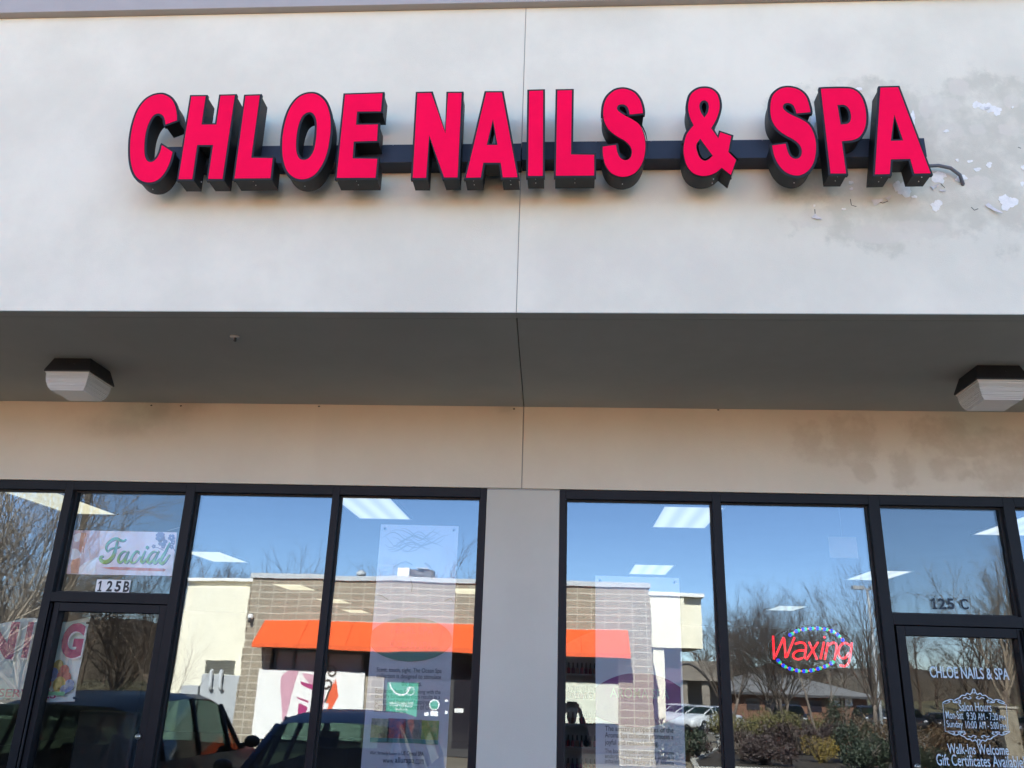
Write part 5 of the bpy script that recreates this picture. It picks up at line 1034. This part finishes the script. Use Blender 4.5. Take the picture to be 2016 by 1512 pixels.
    bi = next(i for i in range(NS - 1, 0, -1) if cab[i] > .28)
    mxp = S[bi + 1][0] - .22; mz = S[bi + 1][2] + .1; my = S[bi][4] * .965
    for sg in (1, -1):
        m = MB(); m.sphere((mxp, sg * (my + .14), mz), .1, 12, 0, (.75, 1.05, .72)); m.tube([(mxp, sg * (my - .02), mz - .05), (mxp, sg * (my + .1), mz - .03)], .03, 6); mi = m.build('wing_mirror', M_TRIM, o, local=True)
    for sg in (1, -1):
        m = MB(); x = S[-3][0]; m.sphere((x - .02, sg * .62, S[-3][2] - .02), .15, 12, 0, (1.0, 1.1, .5)); m.build('headlight', M_LGT, o, local=True)
        m = MB(); x = S[1][0]; m.sphere((x + .02, sg * .68, S[1][3] - .02), .13, 12, 0, (.6, .8, 1.1)); m.build('taillight', M_TAIL, o, local=True)
    if fine:
        m = MB(); m.box(S[-1][0] - .06, S[-1][0] + .02, -.42, .42, .40, .55); m.build('grille', M_TRIM, o, local=True)
        m = MB()
        for sg in (1, -1): m.box(-.45, .25, sg * .36 - .24, sg * .36 + .24, .42, .62); m.box(-.55, -.38, sg * .36 - .24, sg * .36 + .24, .6, 1.12); m.box(-.52, -.42, sg * .36 - .12, sg * .36 + .12, 1.13, 1.3)
        m.build('seat', M_TRIM, o, local=True)
    return o
PT = lambda nm, c, mt=.0: mat('paint_' + nm, c, .45, metal=mt, coat=.08, spec=.2)
g1 = 'cars parked in front of the salon'
make_car('hatch', PT('blue', (.035, .085, .18)), 'blue car parked nose towards the salon, right of the dark one', (-2.42, -3.72, ground_z(-3.7)), math.pi / 2, g1)
make_car('suv', PT('navy', (.012, .016, .028)), 'dark navy sport utility car backed in left of the blue car', (-5.05, -4.1, ground_z(-4.1)), -math.pi / 2, g1)
g2 = 'silver cars across the lot'
for x, V, rz, c, lab in ((1395, 49, 2.45, (.62, .63, .64), 'silver white car nearest the hedge, its front wheel in view'), (1372, 52, 2.45, (.66, .66, .66), 'white car second from the hedge, behind the nearest'), (1346, 55, 2.45, (.58, .6, .63), 'pale silver car third from the hedge'), (1325, 58, 2.45, (.64, .64, .64), 'white car farthest from the hedge')):
    q = RF(x, 1410, V); make_car('sedan', PT('silver%d' % V, c, .1), lab, (q.x, q.y, ground_z(q.y)), rz, g2, False)
g3 = 'dark cars in the far row'
for x, V, sh, c, lab in ((1555, 60, 'suv', (.012, .012, .014), 'black sport utility car behind the bare tree trunks'), (1710, 66, 'suv', (.02, .021, .024), 'dark car under a white T sign in the far row'), (1752, 66, 'sedan', (.05, .05, .055), 'dark grey car at the right of the far row'), (1790, 67, 'suv', (.015, .016, .02), 'black car left of the large right tree'), (1850, 67, 'sedan', (.03, .03, .035), 'charcoal car behind the salon hours lettering'), (1930, 67, 'suv', (.02, .02, .022), 'dark car behind the large right tree'), (2000, 67, 'sedan', (.04, .035, .035), 'dark brown car at the far right edge')):
    q = RF(x, 1400, V); make_car(sh, PT('dark%d' % x, c), lab, (q.x, q.y, ground_z(q.y)), math.pi / 2 + .1, g3, False)
# ================================================================== bare winter trees
M_BARK = mat('bark', (.16, .125, .10), .95, .25, 4); M_TWIG = mat('twig', (.115, .085, .065), .95, .2, 3); M_TWP = mat('twig_pale', (.30, .245, .19), .95, .2, 3)
def grow(mb, rnd, p, d, L, r, lev, maxlev, nk, up, spread, droop=0.0):
    segs = 4 if lev < 2 else 3; pts = [p.copy()]; q = p.copy(); dd = d.copy()
    for i in range(segs):
        dd = (dd + Vector((rnd.gauss(0, .13), rnd.gauss(0, .13), rnd.gauss(0, .10) + up * .14 - droop * lev * .05))).normalized(); q = q + dd * (L / segs); pts.append(q.copy())
    mb.tube(pts, [r * (1 - .75 * i / segs) for i in range(segs + 1)], 6 if lev == 0 else 4 if lev == 1 else 3, 0, False)
    if lev >= maxlev: return
    for k in range(nk[lev]):
        t = .22 + .78 * (k + rnd.random()) / nk[lev]; i = min(int(t * segs), segs - 1); f = t * segs - i; b = pts[i].lerp(pts[i + 1], f)
        ax = (pts[i + 1] - pts[i]).normalized(); s = ax.orthogonal().normalized(); s.rotate(Matrix.Rotation(rnd.random() * 6.283, 3, ax))
        a = rnd.uniform(.35, .85) * spread; nd = (ax * math.cos(a) + s * math.sin(a)).normalized()
        grow(mb, rnd, b, nd, L * rnd.uniform(.42, .68) * (1.1 - .35 * t), r * (.46 - .15 * t) + .0008, lev + 1, maxlev, nk, up, spread, droop)
def bare_tree(lab, x, y, h, seed, nk=(9, 7, 6, 4), up=.6, spread=1.0, tr=.16, stems=1, fork=.28, twig=None, group='bare winter trees across the lot', droop=0.0, lean=(0, 0)):
    rnd = random.Random(seed); z = ground_z(y); o = thing('bare_tree', lab, 'tree', (x, y, z), 0, group); crown = MB(); trunk = MB()
    for s in range(stems):
        a = 6.283 * s / stems + rnd.random(); d = Vector((math.cos(a) * (.33 if stems > 1 else .03) + lean[0], math.sin(a) * (.33 if stems > 1 else .03) + lean[1], 1)).normalized(); base = Vector((x, y, z - .1)); q = base.copy(); pts = [q.copy()]; n = 4
        hh = h * fork
        for i in range(n): d = (d + Vector((rnd.gauss(0, .05), rnd.gauss(0, .05), .05))).normalized(); q = q + d * (hh / n); pts.append(q.copy())
        trunk.tube(pts, [tr * (1.15 - .4 * i / n) / (stems ** .4) for i in range(n + 1)], 8)
        m0 = max(3, nk[0] // (1 if stems == 1 else 2))
        for k in range(m0):
            aa = 6.283 * k / m0 + rnd.random(); tl = rnd.uniform(.12, .75) * spread; nd = (d * math.cos(tl) + Vector((math.cos(aa), math.sin(aa), 0)) * math.sin(tl)).normalized()
            b = pts[-1] if k % 2 else pts[-1].lerp(pts[-2], rnd.random())
            grow(crown, rnd, b, nd, h * (1 - fork) * rnd.uniform(.55, .8), tr * .36 / (stems ** .4), 1, len(nk), nk, up, spread, droop)
    trunk.build('trunk', M_BARK, o); crown.build('crown', twig or M_TWIG, o); return o
def at_px(x, V): q = RF(x, 1400, V); return q.x, q.y
for lab, px, V, h, seed, kw in (
    ('tallest bare tree with dense grey twigs filling the left edge window', -60, 24, 11.5, 3, dict(nk=(16, 10, 8, 5), tr=.2, spread=1.0, twig=M_TWP, fork=.16)),
    ('bare tree with steep branches behind the left edge window, lower than the tallest', 30, 33, 8.0, 9, dict(nk=(14, 9, 7, 5), tr=.16, spread=1.0, twig=M_TWP, fork=.15)),
    ('bare many branched tree mirrored in the left glass door', 215, 30, 6.0, 5, dict(nk=(12, 8, 6, 4), tr=.16, fork=.2, spread=1.2)),
    ('low bare tree behind the Facial sign and number 125B', 300, 44, 7.0, 12, dict(nk=(11, 7, 6, 4), tr=.16, fork=.2)),
    ('bare tree showing its top over the cream wing', 425, 42, 8.8, 7, dict(nk=(11, 7, 6, 4), tr=.18, spread=1.0)),
    ('broad dense multi stemmed bare tree behind the lit sign', 1535, 38, 7.7, 21, dict(nk=(18, 10, 7, 6), tr=.15, stems=4, fork=.28, up=.45, spread=1.15)),
    ('bare tree between the porch wing and the window mullion', 1432, 47, 8.4, 31, dict(nk=(11, 8, 6, 4), tr=.14, stems=2, fork=.25)),
    ('slender upright bare tree with wispy branches right of the lit sign', 1722, 34, 8.7, 14, dict(nk=(12, 7, 5, 4), tr=.10, up=.8, spread=.8, fork=.22)),
    ('leaning thin bare sapling right of the slender tree', 1762, 40, 7.0, 17, dict(nk=(9, 7, 5, 4), tr=.09, up=.7, spread=.9, fork=.2)),
    ('large bare tree with a thick forked trunk behind the 125 C door', 1968, 27, 8.0, 25, dict(nk=(11, 7, 6, 4), tr=.17, spread=1.0, fork=.33, twig=M_TWP)),
    ('bare tree past the right edge of the 125 C door', 2075, 33, 8.6, 28, dict(nk=(10, 7, 5, 4), tr=.15))):
    x, y = at_px(px, V); bare_tree(lab, x, y, h, seed, **kw)
x, y = at_px(325, 17.6); bare_tree('small thin bare sapling in front of the cream wing', x, y, 3.6, 41, nk=(9, 6, 4), tr=.03, up=.5, fork=.25, twig=M_TWP)
x, y = at_px(1612, 33); bare_tree('two pale thin trunks with few twigs behind the hedge', x, y, 5.0, 43, nk=(6, 5, 4), tr=.07, stems=2, fork=.5, twig=M_TWP)
# the far wood: one mass nobody could count
mb = MB(); rnd = random.Random(77)
for i in range(170):
    x = -150 + i * 2.05 + rnd.uniform(-1.5, 1.5); y = -rnd.uniform(105, 135); h = rnd.uniform(5.6, 8.4) * (1.25 if x > 22 else 1.0 if x > -10 else 1.9); z = ground_z(y); d = Vector((rnd.gauss(0, .05), rnd.gauss(0, .05), 1)).normalized()
    grow(mb, rnd, Vector((x, y, z)), d, h, .22, 1, 4, (0, 12, 6, 4), .5, 1.0)
tag(mb.build('far_wood', M_TWIG), 'grey brown bare wood along the far horizon', 'wood', kind='stuff')
mb = MB(); v = []; n = 90
for i in range(n + 1): x = -330 + 660 * i / n; zt2 = (9.0 if x < -25 else 4.4 if x > 22 else 2.2) + .6 * math.sin(i * .7) + .7 * math.sin(i * 2.1 + 1) + rnd.uniform(-.4, .9); v += [(x, -150 - 8 * math.sin(i * .37), -3), (x, -150 - 8 * math.sin(i * .37), zt2 * .75), (x, -170 - 8 * math.sin(i * .37), zt2 + 1.5), (x, -260, zt2 - 1)]
mb.add(v, [(i * 4 + j, i * 4 + j + 1, i * 4 + j + 5, i * 4 + j + 4) for i in range(n) for j in range(3)], 0, True); tag(mb.build('hills', mat('wooded_hill', (.085, .07, .055), 1, .3, .5, 1.2, .8)), kind='structure')
# ================================================================== shrubs
LEAF = dict(olive=mat('leaf_olive', (.10, .092, .03), .6, c2=(.19, .16, .055), vs=5), red=mat('leaf_dark_red', (.042, .026, .024), .6, c2=(.07, .045, .038), vs=6), gold=mat('blossom_yellow', (.34, .23, .035), .6, c2=(.16, .12, .03), vs=9),
            green=mat('leaf_deep_green', (.022, .034, .018), .6, c2=(.045, .055, .03), vs=4), brown=mat('leaf_winter_brown', (.14, .09, .045), .7, c2=(.09, .06, .035), vs=4))
def shrub(kind, lab, px, V, wd, ht, seed, n=1500, leaf=.09, group='shrubs in the planted beds', upright=False):
    rnd = random.Random(seed); x, y = at_px(px, V); z = ground_z(y) + .1; o = thing('shrub', lab, 'shrub', (x, y, z), 0, group); m = MB(); st = MB()
    lumps = [(Vector((rnd.uniform(-.62, .62) * wd, rnd.uniform(-.5, .5) * wd, rnd.uniform(.35, .68) * ht)), rnd.uniform(.32, .52)) for _ in range(9)]
    for i in range(n):
        c, r = lumps[i % 9]; a = Vector((rnd.gauss(0, 1), rnd.gauss(0, 1), rnd.gauss(0, 1))).normalized() * (rnd.random() ** .35)
        p = Vector((x, y, z)) + c + Vector((a.x * r * wd, a.y * r * wd, a.z * r * ht * (1.1 if upright else .95)))
        if p.z < z: continue
        u_ = Vector((rnd.gauss(0, 1), rnd.gauss(0, 1), rnd.gauss(.4, 1))).normalized(); w_ = u_.orthogonal().normalized(); w_.rotate(Matrix.Rotation(rnd.random() * 6.3, 3, u_)); L = leaf * rnd.uniform(.6, 1.4)
        m.add([p, p + u_ * L * .5 + w_ * L * .3, p + u_ * L, p + u_ * L * .5 - w_ * L * .3], [(0, 1, 2, 3)])
    for k in range(16):
        a = rnd.random() * 6.283; tip = Vector((x + math.cos(a) * wd * rnd.uniform(.3, .85), y + math.sin(a) * wd * rnd.uniform(.3, .8), z + ht * rnd.uniform(.6, 1.02))); st.tube([(x, y, z - .1), Vector((x, y, z)).lerp(tip, .5) + Vector((0, 0, .08)), tip], [.02, .014, .006], 4)
    m.build('foliage', LEAF[kind], o); st.build('stem', M_BARK, o)
for a in (('red', 'low dark red shrub nearest the kerb, left of the yellow one', 1500, 20.5, .9, .7, 51, 1600), ('red', 'broad low dark red shrub beside the window mullion', 1462, 21.5, .9, .75, 52, 1500), ('red', 'dark red shrub behind the yellow one', 1610, 27.5, 1.0, 1.1, 53, 1700), ('green', 'low green shrub at the front right of the bed', 1690, 19.6, .8, .75, 54, 1600), ('green', 'dark leafy shrub at the foot of the cream porch post', 1302, 20.5, .8, 1.05, 33, 2000), ('green', 'dark low shrub left of the silver cars', 1352, 22.5, .7, .8, 34, 1600), ('olive', 'olive green rounded shrub at the right of the silver cars', 1440, 35, 1.2, 1.1, 1, 2200), ('olive', 'large olive green shrub below the lit sign, second in the hedge', 1480, 35.5, 1.4, 1.25, 2, 2400), ('olive', 'olive green shrub at the trunks, third in the hedge', 1530, 36, 1.5, 1.35, 3, 2300), ('olive', 'smaller olive shrub at the right end of the hedge', 1582, 37, 1.3, 1.2, 4, 1900),
          ('red', 'dark red twiggy shrub in front of the olive hedge', 1530, 26, .8, 1.0, 5, 1900), ('red', 'dark red shrub just left of the yellow blossoming one', 1565, 25, .8, 1.15, 6, 1500), ('red', 'small dark red shrub by the window mullion', 1365, 30, .7, .75, 7, 1200), ('red', 'low dark red shrub on the bed corner beside the shorter poster', 1372, 23.5, .55, .6, 8, 1000), ('red', 'dark red shrub behind the mullion', 1450, 28, .8, .8, 9, 1200),
          ('gold', 'yellow blossoming shrub at the front of the bed', 1607, 22, .55, .75, 10, 1700, .05, 'shrubs in the planted beds', True), ('green', 'tall deep green evergreen shrub right of the yellow one', 1672, 22, .75, 1.25, 11, 2300), ('green', 'conical deep green evergreen behind the yellow shrub', 1655, 29, .8, 2.2, 12, 1800), ('green', 'dark green shrub at the mullion left of the 125 C door', 1728, 20, .8, .9, 13, 1700),
          ('brown', 'russet brown shrub right of the evergreen', 1725, 27, 1.2, 1.35, 14, 1900), ('brown', 'russet shrub left behind the salon hours', 1815, 26, 1.5, 1.2, 15, 2000), ('brown', 'brown shrub under the large right tree', 1915, 27, 1.6, 1.2, 16, 2000), ('brown', 'brown shrub at the right edge of the 125 C door', 1990, 25, 1.4, 1.1, 17, 1700), ('green', 'low dark green shrub below the gift certificates line', 1840, 19, 1.1, .7, 18, 1700),
          ('brown', 'brown brush behind the left glass door tree', 150, 32, 2.2, 1.6, 19, 2200), ('brown', 'low brown brush between the left tree and the cream wing', 260, 34, 2.2, 1.5, 20, 2200), ('green', 'dark green brush beside the left glass door tree', 275, 29, 1.4, 1.7, 21, 1700)): shrub(*a)
# pale boulder wall seen at the hours sign
q0, q1 = RF(1968, 1393, 24), RF(2012, 1452, 24); sw = thing('stone_sign_wall', 'pale stone block standing behind the right side of the salon hours', 'stone block', ((q0.x + q1.x) / 2, q0.y, ground_z(q0.y))); m = MB(); m.box(q0.x, q1.x, q0.y - .35, q0.y, ground_z(q0.y) - .1, q0.z); m.build('block', mat('pale_stone', (.42, .38, .30), .9, c2=(.22, .18, .13), vs=2.2), sw, bevel=.03)
m = MB(); m.box(q0.x - .05, q1.x + .05, q0.y - .4, q0.y + .05, q0.z + .001, q0.z + .07); m.build('cap', M_KERB, sw, bevel=.015)
# ================================================================== the person taking the picture (seen mirrored)
def skin_mesh(chains, name, mt, parent, sub=2):
    """chains: lists of (point, radius); chains that share a start point join there; grown with Skin + Subdivision and applied"""
    vs, es, rs, idx = [], [], [], {}
    for ch in chains:
        pv = None
        for p, r in ch:
            key = tuple(round(c, 4) for c in p)
            if key not in idx: idx[key] = len(vs); vs.append(p); rs.append(r)
            if pv is not None and (pv, idx[key]) not in es: es.append((pv, idx[key]))
            pv = idx[key]
    me = bpy.data.meshes.new(name); me.from_pydata(vs, es, []); ob = bpy.data.objects.new(name, me); col.objects.link(ob)
    ob.modifiers.new('skin', 'SKIN').use_smooth_shade = True
    for i, s_ in enumerate(me.skin_vertices[0].data): rr = rs[i]; s_.radius = rr if isinstance(rr, tuple) else (rr, rr); s_.use_root = i == 0
    ob.modifiers.new('sub', 'SUBSURF').levels = sub
    dg = bpy.context.evaluated_depsgraph_get(); nm_ = bpy.data.meshes.new_from_object(ob.evaluated_get(dg)); bpy.data.objects.remove(ob)
    nm_.name = name; nm_.materials.clear(); nm_.materials.append(mt)
    for p_ in nm_.polygons: p_.use_smooth = True
    o = bpy.data.objects.new(name, nm_); col.objects.link(o); o.parent = parent; return o
M_SKN = mat('skin', (.42, .24, .17), .5, .05, 20); M_COAT = mat('jacket_dark', (.016, .017, .022), .8, .2, 20, .001, 200); M_JEAN = mat('jeans', (.025, .035, .06), .85, .15, 30); M_HAIR = mat('hair_dark', (.02, .014, .01), .5)
gy = -6.52; gz = ground_z(gy); px = .115
pn = thing('person', 'person in a dark jacket raising a phone with both hands, mirrored right of the pillar', 'person', (px, gy, gz), 0)
def T(x, y, z): return (x, y, z)                 # local: x right, y towards the salon, z up; standing height about 1.68 m
body = [[(T(0, 0, .92), (.15, .10)), (T(0, 0, 1.08), (.135, .095)), (T(0, .01, 1.24), (.155, .105)), (T(0, .0, 1.36), (.13, .085)), (T(0, 0, 1.41), (.055, .055)), (T(0, .015, 1.47), (.05, .052))],
        [(T(0, .015, 1.47), (.05, .052)), (T(0, .03, 1.53), (.068, .078)), (T(0, .028, 1.59), (.073, .086)), (T(0, .015, 1.645), (.058, .07))]]
for s in (-1, 1):
    body.append([(T(0, .0, 1.36), (.13, .085)), (T(s * .17, .0, 1.34), .058), (T(s * .215, .10, 1.19), .05), (T(s * .225, .17, 1.17), .046), (T(s * .165, .215, 1.40), .036), (T(s * .12, .225, 1.56), .027), (T(s * .105, .235, 1.60), (.028, .034)), (T(s * .095, .245, 1.645), (.033, .03))])
    body.append([(T(0, 0, .92), (.15, .10)), (T(s * .095, 0, .84), .085), (T(s * .10, .01, .48), .058), (T(s * .105, -.015, .12), .042), (T(s * .105, -.01, .07), .042), (T(s * .115, .11, .035), (.04, .03))])
def finger(s, base, pts, r): return [(T(*base), r * 1.05)] + [(T(*p), r * (1 - .12 * i)) for i, p in enumerate(pts)]
fb = skin_mesh(body, 'body', M_SKN, pn)
hands = MB()
for s in (-1, 1):                                # four fingers curled behind the phone, a thumb along its near side
    for k, (dz, L) in enumerate(((.0, .9), (.018, 1.0), (.035, .95), (.052, .75))):
        bx, by, bz_ = s * (.10 - k * .004), .25, 1.635 + dz * .9
        hands.tube([(bx, by - .005, bz_), (bx - s * .006, by + .022 * L, bz_ + .006), (bx - s * .028 * L, by + .034, bz_ + .008), (bx - s * .048 * L, by + .028, bz_ + .006)], [.0095, .0092, .0085, .0065], 8)
    hands.tube([(s * .105, .235, 1.60), (s * .085, .222, 1.635), (s * .062, .226, 1.655), (s * .045, .230, 1.663)], [.013, .0115, .010, .0075], 8)
ho = hands.build('fingers', M_SKN, None); ho.parent = pn
jk = [[(T(0, 0, .84), (.172, .125)), (T(0, 0, .95), (.165, .12)), (T(0, 0, 1.08), (.152, .11)), (T(0, .01, 1.24), (.172, .12)), (T(0, 0, 1.365), (.15, .10)), (T(0, 0, 1.42), (.07, .07))]]
for s in (-1, 1): jk.append([(T(0, 0, 1.365), (.15, .10)), (T(s * .17, .0, 1.345), .074), (T(s * .215, .10, 1.19), .064), (T(s * .225, .17, 1.17), .06), (T(s * .165, .215, 1.40), .048), (T(s * .126, .223, 1.535), .040)])
skin_mesh(jk, 'jacket', M_COAT, pn)
tr_ = [[(T(0, 0, .95), (.158, .108)), (T(0, 0, .89), (.158, .11)), (T(0, 0, .86), (.15, .105))]]
for s in (-1, 1): tr_.append([(T(0, 0, .86), (.15, .105)), (T(s * .097, 0, .78), .095), (T(s * .10, .01, .48), .07), (T(s * .105, -.012, .10), .056)])
skin_mesh(tr_, 'trousers', M_JEAN, pn)
m = MB(); m.sphere((0, -.012, 1.612), .095, 16, 0, (.90, 1.0, .98)); m.tube([(0, -.07, 1.60), (0, -.085, 1.50), (0, -.08, 1.40)], [.075, .07, .045], 12); o = m.build('hair', M_HAIR, None); o.parent = pn
m = MB()
for s in (-1, 1): m.sphere((s * .031, .107, 1.60), .010, 8); m.sphere((s * .031, .1135, 1.60), .0055, 6, 1)
o = m.build('eye', [M_WPAN, M_HAIR], None); o.parent = pn
m = MB(); m.tube([(0, .10, 1.60), (0, .122, 1.568), (0, .112, 1.56)], [.008, .014, .01], 8); m.sphere((.0, .104, 1.535), .02, 8, 0, (1.2, .5, .35))
for s in (-1, 1): m.sphere((s * .074, .02, 1.585), .024, 8, 0, (.4, .8, 1.25))
o = m.build('face', M_SKN, None); o.parent = pn
for s in (-1, 1):
    m = MB(); m.sphere((s * .11, .065, .045), .075, 12, 0, (.62, 1.75, .6)); m.box(s * .11 - .04, s * .11 + .04, -.055, .185, .001, .022); o = m.build('shoe', M_TRIM, None); o.parent = pn
ph = thing('phone', 'black phone held sideways in both hands of the person', 'phone', (px, gy, gz + 1.60)); m = MB()
o = m.box(-.072, .072, .250, .258, .045, .117).build('case', M_TRIM, None, bevel=.003); o.parent = ph; m = MB(); m.box(-.068, .068, .2485, .2497, .048, .114); o = m.build('screen', mat('phone_screen', (.02, .02, .025), .05), None); o.parent = ph
m = MB(); m.tube([(-.058, .2585, .105), (-.058, .261, .105)], .006, 12); o = m.build('camera_lens', M_STGL, None); o.parent = ph
